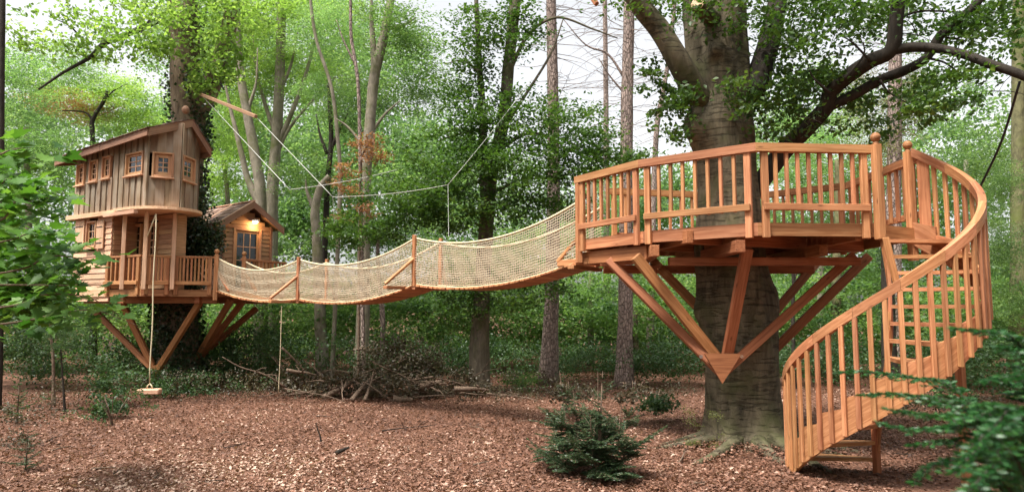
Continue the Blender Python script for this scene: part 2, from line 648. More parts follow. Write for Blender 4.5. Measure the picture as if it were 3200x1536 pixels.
LF_BRIGHT = leaf_mat('bright_leaf', (0.115, 0.21, 0.045), (0.235, 0.355, 0.095), (0.37, 0.46, 0.19), trans=0.6, objvar=0.12)
LF_MID = leaf_mat('mid_green_leaf', (0.04, 0.10, 0.034), (0.15, 0.25, 0.08), (0.30, 0.39, 0.17), trans=0.5, objvar=0.2)
LF_FAR = leaf_mat('hazed_far_leaf', (0.095, 0.195, 0.085), (0.21, 0.335, 0.15), (0.36, 0.46, 0.25), trans=0.6, objvar=0.15)  # distance haze and bloom painted in as a paler leaf colour
LF_DARK = leaf_mat('beech_leaf', (0.03, 0.075, 0.016), (0.07, 0.135, 0.026), (0.13, 0.19, 0.045), trans=0.45, objvar=0.15)
LF_UNDER = leaf_mat('undergrowth_leaf', (0.025, 0.06, 0.022), (0.06, 0.115, 0.04), (0.11, 0.17, 0.065), trans=0.35, objvar=0.15)
LF_IVY = leaf_mat('ivy_leaf', (0.012, 0.03, 0.012), (0.03, 0.06, 0.02), (0.07, 0.11, 0.04), trans=0.2, rough=0.3, spec=0.6)
LF_MAPLE = leaf_mat('maple_leaf', (0.03, 0.095, 0.014), (0.08, 0.19, 0.026), (0.14, 0.27, 0.045), trans=0.4, rough=0.5, spec=0.3)
LF_OLIVE = leaf_mat('larch_needle_leaf', (0.10, 0.12, 0.035), (0.19, 0.21, 0.07), (0.28, 0.29, 0.12), trans=0.5)
LF_RED = leaf_mat('russet_leaf', (0.22, 0.09, 0.05), (0.33, 0.17, 0.09), (0.40, 0.24, 0.12), trans=0.4)
LF_NEEDLE = leaf_mat('fir_needle', (0.012, 0.055, 0.016), (0.024, 0.10, 0.022), (0.055, 0.165, 0.035), trans=0.25, rough=0.4)
LF_YEW = leaf_mat('yew_needle', (0.018, 0.042, 0.016), (0.042, 0.08, 0.03), (0.09, 0.13, 0.05), trans=0.15, rough=0.4)
LF_LITTER = leaf_mat('litter_leaf', (0.075, 0.036, 0.023), (0.265, 0.132, 0.086), (0.55, 0.39, 0.30), trans=0.1, rough=0.6, spec=0.35)
LF_DRY = leaf_mat('dry_brush_leaf', (0.045, 0.035, 0.022), (0.09, 0.075, 0.042), (0.2, 0.17, 0.11), trans=0.2)

# ------------------------------------------------------------------ ground
def ground_mat():
    m, n, N = newmat('forest_floor')
    L = n.links.new
    tc = N('ShaderNodeTexCoord')
    a = N('ShaderNodeTexNoise', Scale=0.5, Detail=6.0, Roughness=0.6)
    b = N('ShaderNodeTexVoronoi', Scale=16.0)
    c = N('ShaderNodeTexNoise', Scale=30.0, Detail=6.0, Roughness=0.7)
    for x in (a, b, c): L(tc.outputs['Object'], x.inputs['Vector'])
    r1 = ramp(n, [(0.35, (0.085, 0.04, 0.027)), (0.65, (0.20, 0.10, 0.068))])
    L(c.outputs['Fac'], r1.inputs['Fac'])
    r2 = ramp(n, [(0.0, (0.20, 0.105, 0.07)), (0.5, (0.10, 0.05, 0.034)), (1.0, (0.27, 0.16, 0.11))])
    L(b.outputs['Color'], r2.inputs['Fac'])
    q = N('ShaderNodeMix', data_type='RGBA')
    q.inputs[0].default_value = 0.5
    L(r1.outputs[0], q.inputs[6]); L(r2.outputs[0], q.inputs[7])
    r3 = ramp(n, [(0.35, (0.7, 0.68, 0.65)), (0.65, (1.15, 1.1, 1.05))])
    L(a.outputs['Fac'], r3.inputs['Fac'])
    q2 = N('ShaderNodeMix', data_type='RGBA', blend_type='MULTIPLY')
    q2.inputs[0].default_value = 1.0
    L(q.outputs[2], q2.inputs[6]); L(r3.outputs[0], q2.inputs[7])
    bp = N('ShaderNodeBump', Strength=0.7, Distance=0.03)
    L(b.outputs['Distance'], bp.inputs['Height'])
    p = N('ShaderNodeBsdfPrincipled', Roughness=0.9)
    p.inputs['Specular IOR Level'].default_value = 0.15
    L(q2.outputs[2], p.inputs['Base Color']); L(bp.outputs[0], p.inputs['Normal'])
    o = N('ShaderNodeOutputMaterial')
    L(p.outputs[0], o.inputs['Surface'])
    return m


def grid_axis(lo, hi, a, b, fine, coarse):
    out, x = [], lo
    while x < hi:
        out.append(x)
        x += fine if a <= x < b else coarse
    return out + [hi]


xs = grid_axis(-300, 300, -16, 16, 0.4, 10)
ys = grid_axis(-60, 500, 2, 30, 0.4, 10)
gv = [(x, y, gz(x, y)) for y in ys for x in xs]
nx = len(xs)
gf = [(j * nx + i, j * nx + i + 1, (j + 1) * nx + i + 1, (j + 1) * nx + i) for j in range(len(ys) - 1) for i in range(nx - 1)]
GROUND = ground_mat()
tag(mobj('ground', gv, gf, GROUND, smooth=True), kind='structure')


def gz_np(X, Y):
    return np.array([gz(a, b) for a, b in zip(X, Y)])


# ------------------------------------------------------------------ right-hand platform
DZ = 3.2
A = V3((1.12, 11.1)); B = V3((1.90, 9.85)); Cc = V3((3.20, 8.83)); Dd = V3((4.75, 8.95))
E = V3((5.66, 9.49)); Fp = V3((5.75, 11.6)); G = V3((4.5, 12.75)); H = V3((1.75, 12.15))
OCT = [A, B, Cc, Dd, E, Fp, G, H]
PLAT_C = Vector((3.62, 10.75, 0))
plat = thing('viewing_platform', 'orange larch platform with baluster railing built round the thick beech trunk', 'platform', (3.62, 10.75, 0))

o_out = offset_poly(OCT, 0.0)
o_in = offset_poly(OCT, -0.05)
for i in range(8):
    j = (i + 1) % 8
    prism('rim_board', [o_out[i], o_out[j], o_in[j], o_in[i]], DZ - 0.17, DZ, LARCH, plat, o_out[j] - o_out[i])
pd = Vector((math.cos(R(30)), math.sin(R(30))))
pn = Vector((-pd.y, pd.x))
poly = offset_poly(OCT, -0.054)
lo = min(p.dot(pn) for p in poly)
hi = max(p.dot(pn) for p in poly)
k = lo
while k < hi - 0.02:
    s = clip_strip(poly, pn, k, k + 0.135)
    if len(s) >= 3: prism('deck_board', s, DZ - 0.035, DZ - 0.005, LARCHD, plat, pd)
    k += 0.142


def plat_beam(a, b, z, w_=0.10, h_=0.18, name='floor_beam'):
    return bar(name, (a[0], a[1], z), (b[0], b[1], z), w_, h_, LARCHD, plat)


# carrying beams under the boards (two storeys of timber)
for a, b in (((1.72, 10.35), (5.25, 11.9)), ((2.5, 9.5), (5.6, 10.9))):
    plat_beam(a, b, DZ - 0.128, 0.1, 0.18)
for a, b in (((2.05, 11.9), (2.45, 9.35)), ((4.45, 12.3), (4.6, 9.0)), ((3.0, 12.3), (3.05, 9.05))):
    plat_beam(a, b, DZ - 0.128, 0.1, 0.18)
tl = at(1975, 790, 9.72); tc_ = at(2300, 762, 9.0)
plat_beam((2.02, 9.62), (2.3, 12.3), DZ - 0.30, 0.13, 0.16)
plat_beam((3.0, 8.92), (3.0, 12.5), DZ - 0.30, 0.13, 0.16)
plat_beam((4.35, 9.5), (4.35, 12.5), DZ - 0.30, 0.13, 0.16)
plat_beam((1.16, 11.25), (2.0, 9.95), DZ - 0.30, 0.10, 0.20)
plat_beam((1.6, 11.9), (5.3, 12.0), DZ - 0.44, 0.12, 0.14)
plat_beam((2.3, 10.0), (5.1, 10.0), DZ - 0.43, 0.12, 0.12)


def railing(parent, a, b, z0, h, n, mat=LARCH, post=True, hr=(0.11, 0.06), inset=0.03, brail=True, low=0.16, bw=(0.045, 0.05), pdrop=0.2, hrw=None):
    """one railing side: handrail on its edge, end posts outside the rim, bottom rail, balusters"""
    a, b = V3(a), V3(b)
    d = (b - a).normalized()
    nrm = Vector((d.y, -d.x, 0))
    L = (b - a).length
    o = nrm * inset
    zt = z0 + h
    if post:
        for s in (0.10, L - 0.10):
            p = a + d * s + o
            bar('railing_post', p + Vector((0, 0, z0 - pdrop)), p + Vector((0, 0, zt - hr[0])), 0.09, 0.06, mat, parent, up=nrm)
    if brail:
        p0, p1 = a + d * 0.06 + nrm * (inset + 0.052), b - d * 0.06 + nrm * (inset + 0.052)
        bar('bottom_rail', p0 + Vector((0, 0, z0 + low + 0.04)), p1 + Vector((0, 0, z0 + low + 0.04)), 0.04, 0.09, mat, parent)
    for k in range(n):
        s = 0.10 + (L - 0.20) * (k + 1) / (n + 1)
        p = a + d * s + o
        bar('baluster', p + Vector((0, 0, z0 + low - 0.005)), p + Vector((0, 0, zt - hr[0])), bw[0], bw[1], mat, parent, up=nrm)


h_out = offset_poly(OCT, 0.085)
h_in = offset_poly(OCT, -0.01)
RH = 1.04
for i, n in ((0, 7), (1, 7), (2, 8), (4, 8), (5, 8), (6, 11)):
    j = (i + 1) % 8
    railing(plat, OCT[i], OCT[j], DZ, RH, n, LARCH if i != 2 else LARCH)
    prism('handrail', [h_out[i], h_out[j], h_in[j], h_in[i]], DZ + RH - 0.11, DZ + RH, LARCH, plat, h_out[j] - h_out[i])


def newel(parent, p, z0, z1, wd=0.10, mat=LARCH, br=0.064):
    p = V3(p)
    q = bar('newel_post', p + Vector((0, 0, z0)), p + Vector((0, 0, z1)), wd, wd, mat, parent, up=(0.3, -1, 0))
    mb = MB()
    mb.tube([p + Vector((0, 0, z1 - 0.002)), p + Vector((0, 0, z1 + 0.02)), p + Vector((0, 0, z1 + 0.035))], [wd * 0.5, wd * 0.36, wd * 0.3], 12)
    mb.ball(p + Vector((0, 0, z1 + 0.03 + br)), br, 16, 10)
    mb.build('ball_finial', mat, q, p + Vector((0, 0, z1)))
    return q


newel(plat, Dd + Vector((0.05, -0.10, 0)), DZ - 0.22, DZ + RH + 0.0, 0.10)
newel(plat, A + Vector((-0.03, -0.03, 0)), DZ - 0.38, DZ + RH - 0.12, 0.09, br=0.001)

# knee braces and the V of the front frame
APEX = at(2258, 1190, 9.92)


def brace(p_top, p_bot, w_=0.12, h_=0.14, parent=plat, mat=LARCHD, name='brace', up=(0, -1, 0.2)):
    return bar(name, p_bot, p_top, w_, h_, mat, parent, up=up, bev=0.008)


dn = (at(1905, 815, 10.6) - at(2258, 1170, 9.95))
brace(at(1900, 812, 10.6), at(2262, 1172, 9.93), 0.13, 0.10)
brace(at(2668, 797, 10.3), at(2250, 1172, 9.93), 0.13, 0.098)
brace(at(1985, 800, 9.85), at(2236, 1112, 10.05), 0.15, 0.10)
brace(at(2335, 775, 9.25), at(2272, 1112, 10.02), 0.15, 0.10)
brace(at(2715, 800, 11.2), at(2395, 1115, 11.1), 0.14, 0.10)
brace(at(2560, 810, 12.2), at(2390, 1010, 11.35), 0.14, 0.10)
brace(at(2040, 815, 12.0), at(2230, 1010, 11.3), 0.14, 0.10)
# gusset plate of the V
g0, g1, g2 = at(2202, 1104, 9.86), at(2318, 1104, 9.86), at(2258, 1198, 9.86)
dv = Vector((0, 0.05, 0))
mobj('gusset_plate', [g0, g1, g2, g0 + dv, g1 + dv, g2 + dv], [(0, 2, 1), (3, 4, 5), (0, 1, 4, 3), (1, 2, 5, 4), (2, 0, 3, 5)], LARCHD, plat, (g0 + g1 + g2) / 3)
for px in (2190, 2317):
    c = at(px, 1113, 9.855)
    MB().tube([c, c + Vector((0, -0.02, 0))], 0.026, 10).build('bolt', STEEL, plat, c, smooth=False)

# ------------------------------------------------------------------ spiral staircase
S = Vector((4.72, 8.80, 0))
RO, RI = 1.13, 0.15
TH0, TH1, NR = R(158), R(398), 15
stair = thing('spiral_staircase', 'orange larch spiral staircase curving up to the platform with slatted handrail', 'staircase', S)
RISE = DZ / NR
dth = (TH1 - TH0) / NR


def sp(th, r, z):
    return S + Vector((r * math.cos(th), r * math.sin(th), z))


def zth(th):
    return RISE * ((th - TH0) / dth + 0.5)


for i in range(NR - 1):
    t0, t1 = TH0 + dth * i, TH0 + dth * (i + 1.18)
    z1 = RISE * (i + 1)
    tm = (t0 + t1) / 2
    pl = [sp(t0, RI, 0), sp(t0, RO - 0.02, 0), sp(tm, RO - 0.02, 0), sp(t1, RO - 0.02, 0), sp(t1, RI, 0)]
    prism('tread', [p.to_2d() for p in pl], z1 - 0.045, z1, LARCH, stair, Vector((math.cos(tm), math.sin(tm), 0)))


def helix_piece(name, ta, tb, r0, r1, zb, zt, mat, seg=4):
    """solid between radii r0,r1; zb/zt functions of angle"""
    v, f = [], []
    for k in range(seg + 1):
        t = ta + (tb - ta) * k / seg
        v += [sp(t, r0, zb(t)), sp(t, r1, zb(t)), sp(t, r1, zt(t)), sp(t, r0, zt(t))]
    for k in range(seg):
        b = 4 * k
        for q in range(4):
            f.append((b + q, b + (q + 1) % 4, b + 4 + (q + 1) % 4, b + 4 + q))
    f += [(3, 2, 1, 0), tuple(4 * seg + q for q in range(4))]
    tm = (ta + tb) / 2
    c = sp(tm, (r0 + r1) / 2, (zb(tm) + zt(tm)) / 2)
    x = (sp(tb, r1, zb(tb)) - sp(ta, r1, zb(ta))).normalized()
    z = Vector((0, 0, 1))
    z = (z - x * z.dot(x)).normalized()
    M = Matrix((x, z.cross(x), z)).transposed().to_4x4()
    M.translation = c
    Mi = M.inverted()
    me = bpy.data.meshes.new(name)
    me.from_pydata([Mi @ p for p in v], [], f)
    bm = bmesh.new(); bm.from_mesh(me)
    bmesh.ops.recalc_face_normals(bm, faces=bm.faces)
    bm.to_mesh(me); bm.free()
    me.materials.append(mat)
    return link(bpy.data.objects.new(name, me), stair, M)


for i in range(NR):
    ta, tb = TH0 + dth * i, TH0 + dth * (i + 1)
    helix_piece('stringer_board', ta, tb - 0.004, RO - 0.02, RO + 0.02, lambda t: max(-0.0, zth(t) - 0.34),
                lambda t, i=i: RISE * (i + 1) - 0.01 + 0.10 * (t - ta) / dth, LARCH)
    helix_piece('inner_stringer', ta, tb - 0.003, RI - 0.045, RI - 0.002, lambda t: max(0.0, zth(t) - 0.36), lambda t: zth(t) + 0.02, LARCHD)
HRZ = 0.93
NH = 10
for i in range(NH):
    ta = TH0 - 0.03 + (TH1 - TH0 + 0.0) * i / NH
    tb = TH0 - 0.03 + (TH1 - TH0 + 0.0) * (i + 1) / NH
    helix_piece('handrail', ta, tb - 0.003, RO - 0.02, RO + 0.065, lambda t: zth(t) + HRZ, lambda t: zth(t) + HRZ + 0.125, LARCH, seg=6)
NB = 31
for k in range(NB):
    t = TH0 + 0.03 + (TH1 - TH0 - 0.16) * k / (NB - 1)
    r = Vector((math.cos(t), math.sin(t), 0))
    zb = max(0.0, zth(t) - 0.33)
    bar('baluster', sp(t, RO + 0.042, zb), sp(t, RO + 0.042, zth(t) + HRZ + 0.01), 0.055, 0.04, LARCH, stair, up=r)
newel(stair, sp(TH1 + 0.02, RO + 0.03, 0), DZ - 0.45, DZ + 1.10, 0.10)
bar('wide_slat', sp(TH1 - 0.14, RO + 0.035, DZ - 0.4), sp(TH1 - 0.14, RO + 0.035, DZ + 0.96), 0.16, 0.03, LARCH, stair, up=(math.cos(TH1 - .14), math.sin(TH1 - .14), 0))
# support post and inner foot post
ps = Vector((5.37, 8.28, 0))
bar('support_post', ps + Vector((0, 0, -0.05)), ps + Vector((0, 0, 1.75)), 0.085, 0.085, LARCH, stair, up=(0.4, -1, 0))
pf = sp(TH0 + 0.4, RI - 0.02, 0)
bar('foot_post', pf + Vector((0, 0, -0.05)), pf + Vector((0, 0, 0.95)), 0.075, 0.075, LARCHD, stair, up=(0.4, -1, 0))
bar('curved_brace', at(2768, 742, 8.75), at(2806, 900, 8.7), 0.075, 0.05, LARCH, stair, up=(0.2, -1, 0))

# ------------------------------------------------------------------ big beech
BT = Vector((3.62, 10.78, 0))
beech = thing('beech_tree', 'thick old grey beech rising through the right platform with cut limb stubs', 'tree', BT)


def beech_disp(p, d):
    a = math.atan2(d.y, d.x)
    z = p.z
    fl = math.exp(-max(z, 0) / 0.27)
    r = 0.20 * fl * (0.45 + 0.75 * max(0, math.sin(a * 5 + 0.6)) ** 1.0)
    r += 0.035 * math.sin(a * 4 + z * 0.3) * min(1, z / 3)
    r += 0.05 * noise.noise(Vector((d.x * 1.1, d.y * 1.1, z * 0.8)))
    r += 0.014 * noise.noise(Vector((d.x * 3, d.y * 3, z * 3)))
    r -= 0.05 * max(0, noise.noise(Vector((d.x * 2.6, d.y * 2.6, z * .35 + 9)))) * min(1, max(0, z - .4) / 2)
    r += 0.006 * noise.noise(Vector((d.x * .6, d.y * .6, z * 11)))
    bump = lambda aa, zz, rr, sa, sz: rr * math.exp(-((math.atan2(math.sin(a - aa), math.cos(a - aa)) / sa) ** 2) - ((z - zz) / sz) ** 2)
    r += bump(R(200), 5.0, 0.20, 0.5, 0.28)
    r += bump(R(185), 2.1, 0.10, 0.5, 0.22)
    r += bump(R(250), 6.05, 0.17, 0.26, 0.20) - bump(R(250), 5.93, 0.14, 0.12, 0.09)
    r += bump(R(290), 6.9, 0.10, 0.45, 0.5)
    r += bump(R(350), 2.2, 0.10, 0.5, 0.4)
    return r


prof = [(-0.15, 2325, 0.64), (0.0, 2325, 0.63), (0.15, 2322, 0.60), (0.35, 2318, 0.585), (0.7, 2313, 0.575), (1.2, 2310, 0.57), (1.8, 2300, 0.57), (2.4, 2290, 0.56),
        (2.9, 2285, 0.53), (3.4, 2283, 0.49), (4.0, 2283, 0.46), (4.6, 2278, 0.46), (5.2, 2268, 0.46), (5.8, 2262, 0.48), (6.4, 2260, 0.48), (7.0, 2260, 0.48), (8.0, 2270, 0.46), (10, 2290, 0.40), (13, 2310, 0.28)]
pts, rad = [], []
for (z0, x0, r0), (z1, x1, r1) in zip(prof, prof[1:]):
    nn = max(2, int((z1 - z0) / 0.05)) if z1 < 8 else 4
    for k in range(nn):
        t = k / nn
        px = x0 + (x1 - x0) * t
        pts.append(Vector(((px - 1600) / F * 10.78 * 1.0, 10.78, z0 + (z1 - z0) * t)))
        rad.append(r0 + (r1 - r0) * t)
mb = MB().tube(pts, rad, 72, disp=beech_disp)
mb.build('trunk', BEECH, beech, BT)


def limb(parent, pxs, D, r0, r1, mat, name='limb', ns=10, sub=6, wob=0.15):
    P = [at(p[0], p[1], p[2] if len(p) > 2 else D) for p in pxs]
    q = bez(P, sub)
    n = len(q)
    rr = [r0 + (r1 - r0) * i / (n - 1) for i in range(n)]
    return MB().tube(q, rr, ns, wob).build(name, mat, parent, q[0])


limb(beech, [(2215, 330, 10.7), (2165, 270, 10.5), (2120, 190, 10.3), (2060, 90, 10.2), (2005, 20, 10.1), (1960, -60, 10.0), (1900, -250, 10.0)], 10.5, 0.20, 0.13, BEECH)
limb(beech, [(2230, 60, 10.35), (2190, 30, 10.05), (2180, 12, 9.95)], 10.2, 0.13, 0.10, BEECH, 'limb_stub')
c = at(2180, 12, 9.95)
dst = at(2195, 32, 10.1)
MB().tube([c, c + (c - dst).normalized() * .012], [.108, .10], 18).build('cut_face', CUTW, beech, c, smooth=False)
limb(beech, [(2355, 600, 11.0), (2440, 480, 10.9), (2520, 400, 10.6), (2580, 335, 10.4), (2595, 290, 10.3), (2640, 245, 10.1), (2720, 190, 9.8), (2785, 155, 9.6), (2800, 60, 9.5), (2815, -60, 9.4), (2820, -250, 9.4)], 10, 0.15, 0.08, DBARK)
limb(beech, [(2585, 335, 10.4), (2660, 300, 10.2), (2750, 250, 10.0), (2840, 215, 9.8), (2895, 180, 9.7), (2940, 110, 9.6), (3010, 50, 9.5), (3080, -20, 9.4), (3150, -120, 9.4)], 10, 0.085, 0.05, DBARK)
limb(beech, [(2770, 160, 9.62), (2850, 148, 9.5), (2930, 152, 9.3), (3010, 170, 9.1), (3090, 200, 8.9), (3200, 238, 8.7), (3330, 300, 8.5)], 9, 0.07, 0.055, DBARK)
limb(beech, [(2350, 300, 10.6), (2390, 180, 10.7), (2420, 60, 10.7), (2450, -120, 10.7)], 10.6, 0.2, 0.14, DBARK)
for pxs in ([(2640, 245), (2700, 170), (2690, 120)], [(2720, 190), (2660, 130), (2620, 110)], [(2800, 60), (2880, 35), (3000, 38), (3120, 40)], [(2895, 180), (2960, 200), (3030, 260)],
            [(2595, 290), (2540, 240), (2520, 190)], [(2930, 110), (2990, 120), (3060, 90)], [(2750, 250), (2780, 290), (2850, 330)]):
    limb(beech, pxs, 9.7, 0.022, 0.006, DBARK, 'twig', 5, 4)

# roots
for a, ln, r0 in ((200, 1.25, 0.10), (235, 1.5, 0.13), (262, 1.2, 0.12), (285, 1.6, 0.14), (310, 1.3, 0.10), (340, 1.2, 0.11), (170, 1.0, 0.09)):
    a = R(a)
    P = []
    for t in (0.0, 0.3, 0.6, 1.0):
        rr = 0.5 + ln * t
        aa = a + 0.25 * t * math.sin(a * 7)
        x, y = 3.66 + rr * math.cos(aa), 10.78 + rr * math.sin(aa)
        P.append(Vector((x, y, gz(x, y) + 0.14 * (1 - t) ** 1.5 - 0.05 * t + 0.02)))
    q = bez(P, 6)
    MB().tube(q, [r0 * (1 - 0.75 * i / (len(q) - 1)) for i in range(len(q))], 10, 0.3).build('root', BEECH, beech, q[0])


# ------------------------------------------------------------------ foliage helpers
def region(specs):
    """specs: (px, py, D, rpx, rpy, rD, count, clump_radius) -> clump centres"""
    cs, rs = [], []
    for px, py, D, rx, ry, rD, n, cr in specs:
        for _ in range(n):
            while True:
                a, b, c_ = rnd.uniform(-1, 1), rnd.uniform(-1, 1), rnd.uniform(-1, 1)
                if a * a + b * b + c_ * c_ < 1: break
            p = at(px + a * rx, py + b * ry, D + c_ * rD)
            if p.z < 0.1: p.z = 0.1 + rnd.random() * 0.5
            cs.append(p); rs.append(cr * rnd.uniform(0.7, 1.3))
    return np.array([tuple(c_) for c_ in cs]), np.array(rs)


def foliage(name, specs, per, size, mat, parent=None, flat=0.4, up=0.6, n_parts=0, origin=(0, 0, 0), stuff=True, tv=0.4, kind=None, aspect=0.6, avoid=None):
    cs, rs = region(specs)
    C, S_, t = clumps(cs, rs, per, flat, size, tv)
    if avoid is not None:
        ok = avoid(C)
        C, S_, t = C[ok], S_[ok], t[ok]
    og = np.array(origin, dtype=float)
    if n_parts:
        d = C[:, 1] + 0.0
        vis = np.abs(C[:, 0] / C[:, 1]) < 0.75
        order = np.argsort(np.where(vis, d, 1e6))
        pick = order[:n_parts]
        rest = np.setdiff1d(np.arange(len(C)), pick)
        base = []
        for q in range(4):
            v, f, tt = leaf_arrays(np.zeros((1, 3)), np.ones(1), 1.0, aspect, 0.25, tint=np.array([[.1, .4, .65, .95][q]]))
            base.append(mesh_np('single_leaf', v, f, mat, tt))
        for i in pick:
            o = bpy.data.objects.new('leaf', base[int(t[i] * 3.99)])
            n_ = Vector(rng.normal(size=3)) * (1 - up) + Vector((0, 0, up))
            M = Matrix.Translation(Vector(C[i])) @ n_.to_track_quat('Z', 'Y').to_matrix().to_4x4() @ Matrix.Rotation(rnd.uniform(0, 6.28), 4, 'Z') @ Matrix.Scale(float(S_[i]), 4)
            link(o, parent, M)
        C, S_, t = C[rest], S_[rest], t[rest]
    v, f, tt = leaf_arrays(C - og, S_, up, aspect, 0.2, tint=t)
    me = mesh_np(name, v, f, mat, tt)
    o = link(bpy.data.objects.new(name, me), parent, Matrix.Translation(Vector(origin)))
    if kind: o['kind'] = kind
    return o


foliage('foliage', [(2130, 0, 10.0, 200, 60, 1.0, 20, .42), (2480, 90, 10.3, 240, 130, 1.0, 34, .42), (2850, 40, 10.0, 340, 80, 1.0, 40, .42), (2620, 270, 10.4, 160, 80, .7, 12, .36),
                    (2960, 290, 9.4, 150, 100, .8, 24, .32), (3110, 110, 9.6, 140, 110, .8, 18, .36), (2430, 330, 10.3, 120, 100, .8, 18, .36), (2120, 350, 10.4, 60, 110, .6, 14, .28),
                    (2330, 290, 9.8, 60, 70, .4, 6, .26), (2700, 390, 10.6, 100, 80, .8, 8, .3), (2600, -150, 10.4, 700, 100, 1.5, 40, .5), (2040, 250, 10.6, 60, 120, .5, 6, .22), (2500, 220, 10.4, 110, 90, .8, 16, .36)],
        62, (0.065, 0.105), LF_DARK, beech, flat=0.3, up=0.5, n_parts=300, origin=BT, kind='stuff')
mbt = MB()
for k in range(46):
    px, py = rnd.uniform(2080, 3180), rnd.uniform(-40, 380)
    a_ = at(px, py, rnd.uniform(9.4, 10.6))
    d_ = Vector((rnd.uniform(-1, 1), rnd.uniform(-.5, .5), rnd.uniform(-.6, .25))) * rnd.uniform(.4, .9)
    mbt.tube(bez([a_, a_ + d_ * .5 + UP_ * .05, a_ + d_], 3), [.009, .008, .007, .006, .005, .004, .003], 4, cap=False)
mbt.build('fine_twigs', DBARK, beech, BT)['kind'] = 'stuff'

# ------------------------------------------------------------------ tower tree house
ZU = 4.42
P0, P1, P2, P3, P4 = (at_z(*p, ZU) for p in ((233, 675), (389, 655), (461, 645), (558, 650), (611, 664)))
uu = (P2 - P0); uu.z = 0
SL = uu.length
uu.normalize()
qq = Vector((-uu.y, uu.x, 0))           # into the house (away from the camera)
UP = Vector((0, 0, 1))
HW = (P4 - P2).dot(qq)                   # house width
ZE, ZR = 6.02, 6.60
house = thing('tree_house', 'two-storey wooden tree house with weathered boards and balcony in the ivy-covered oak', 'tree house', (-9.2, 17.2, 0))


def hp(s, q, z):
    p = P0 + uu * s + qq * q
    return Vector((p.x, p.y, z))


def vboard(pa, pb, z0, za, zb, out, th, mat, parent, name='wall_board', lift=0.0):
    pa, pb = V3(pa), V3(pb)
    o0, o1 = out * lift, out * (lift + th)
    up_ = lambda p, z: Vector((p.x, p.y, z))
    return hexa(name, [up_(pa + o0, z0), up_(pb + o0, z0), up_(pb + o1, z0), up_(pa + o1, z0)],
                [up_(pa + o0, za), up_(pb + o0, zb), up_(pb + o1, zb), up_(pa + o1, za)], mat, parent, (0, 0, 1))


def eave_z(s_, sgn):
    return (5.88 + .24 * (s_ + .3) / (SL + .6)) if sgn < 0 else 5.93


def ridge_z(s_):
    return 6.14 + .42 * (s_ + .3) / (SL + .6)


def roof_under(p):
    v_ = V3(p) - V3(P0)
    q, s_ = v_.dot(qq), v_.dot(uu)
    m_ = HW * .66
    if q < m_: f, e = (q + .26) / (m_ + .26), eave_z(s_, -1)
    else: f, e = (HW + .12 - q) / (HW + .12 - m_), eave_z(s_, 1)
    return e * (1 - f) + ridge_z(s_) * f - .004


def board_wall(a, b, zb, out, parent, wins, bw_=0.125, batten=False):
    a, b = V3(a), V3(b)
    d = (b - a).normalized()
    L = (b - a).length
    n = max(2, round(L / bw_))
    st_ = L / n
    for i in range(n):
        s0, s1 = i * st_ - (.012 if i % 2 else 0), (i + 1) * st_ + (.012 if i % 2 else 0)
        lift = (0.028 if i % 2 else 0.0) + rnd.uniform(0, 0.006)
        cuts = [(zb, None)]
        wz = [(w0, w1, z0, z1) for (w0, w1, z0, z1) in wins if s1 > w0 + 0.02 and s0 < w1 - 0.02]
        pa, pb = a + d * s0, a + d * s1
        za, zc = roof_under(pa), roof_under(pb)
        if wz:
            w0, w1, z0, z1 = wz[0]
            vboard(pa, pb, zb, z0, z0, out, 0.022, OLD, parent, lift=lift)
            if min(za, zc) > z1 + 0.02: vboard(pa, pb, z1, za, zc, out, 0.022, OLD, parent, lift=lift)
        else:
            vboard(pa, pb, zb, za, zc, out, 0.022, OLD, parent, lift=lift)
        if batten and i:
            pm = a + d * s0
            w_ = [1 for (w0, w1, z0, z1) in wins if w0 - 0.03 < s0 < w1 + 0.03]
            zt = roof_under(pm)
            if not w_: vboard(pm - d * 0.02, pm + d * 0.02, zb, zt, zt, out, 0.018, OLD, parent, 'batten', lift=0.03)
            else:
                w0, w1, z0, z1 = [w for w in wins if w[0] - 0.03 < s0 < w[1] + 0.03][0]
                vboard(pm - d * 0.02, pm + d * 0.02, zb, z0 - 0.06, z0 - 0.06, out, 0.018, OLD, parent, 'batten', lift=0.03)


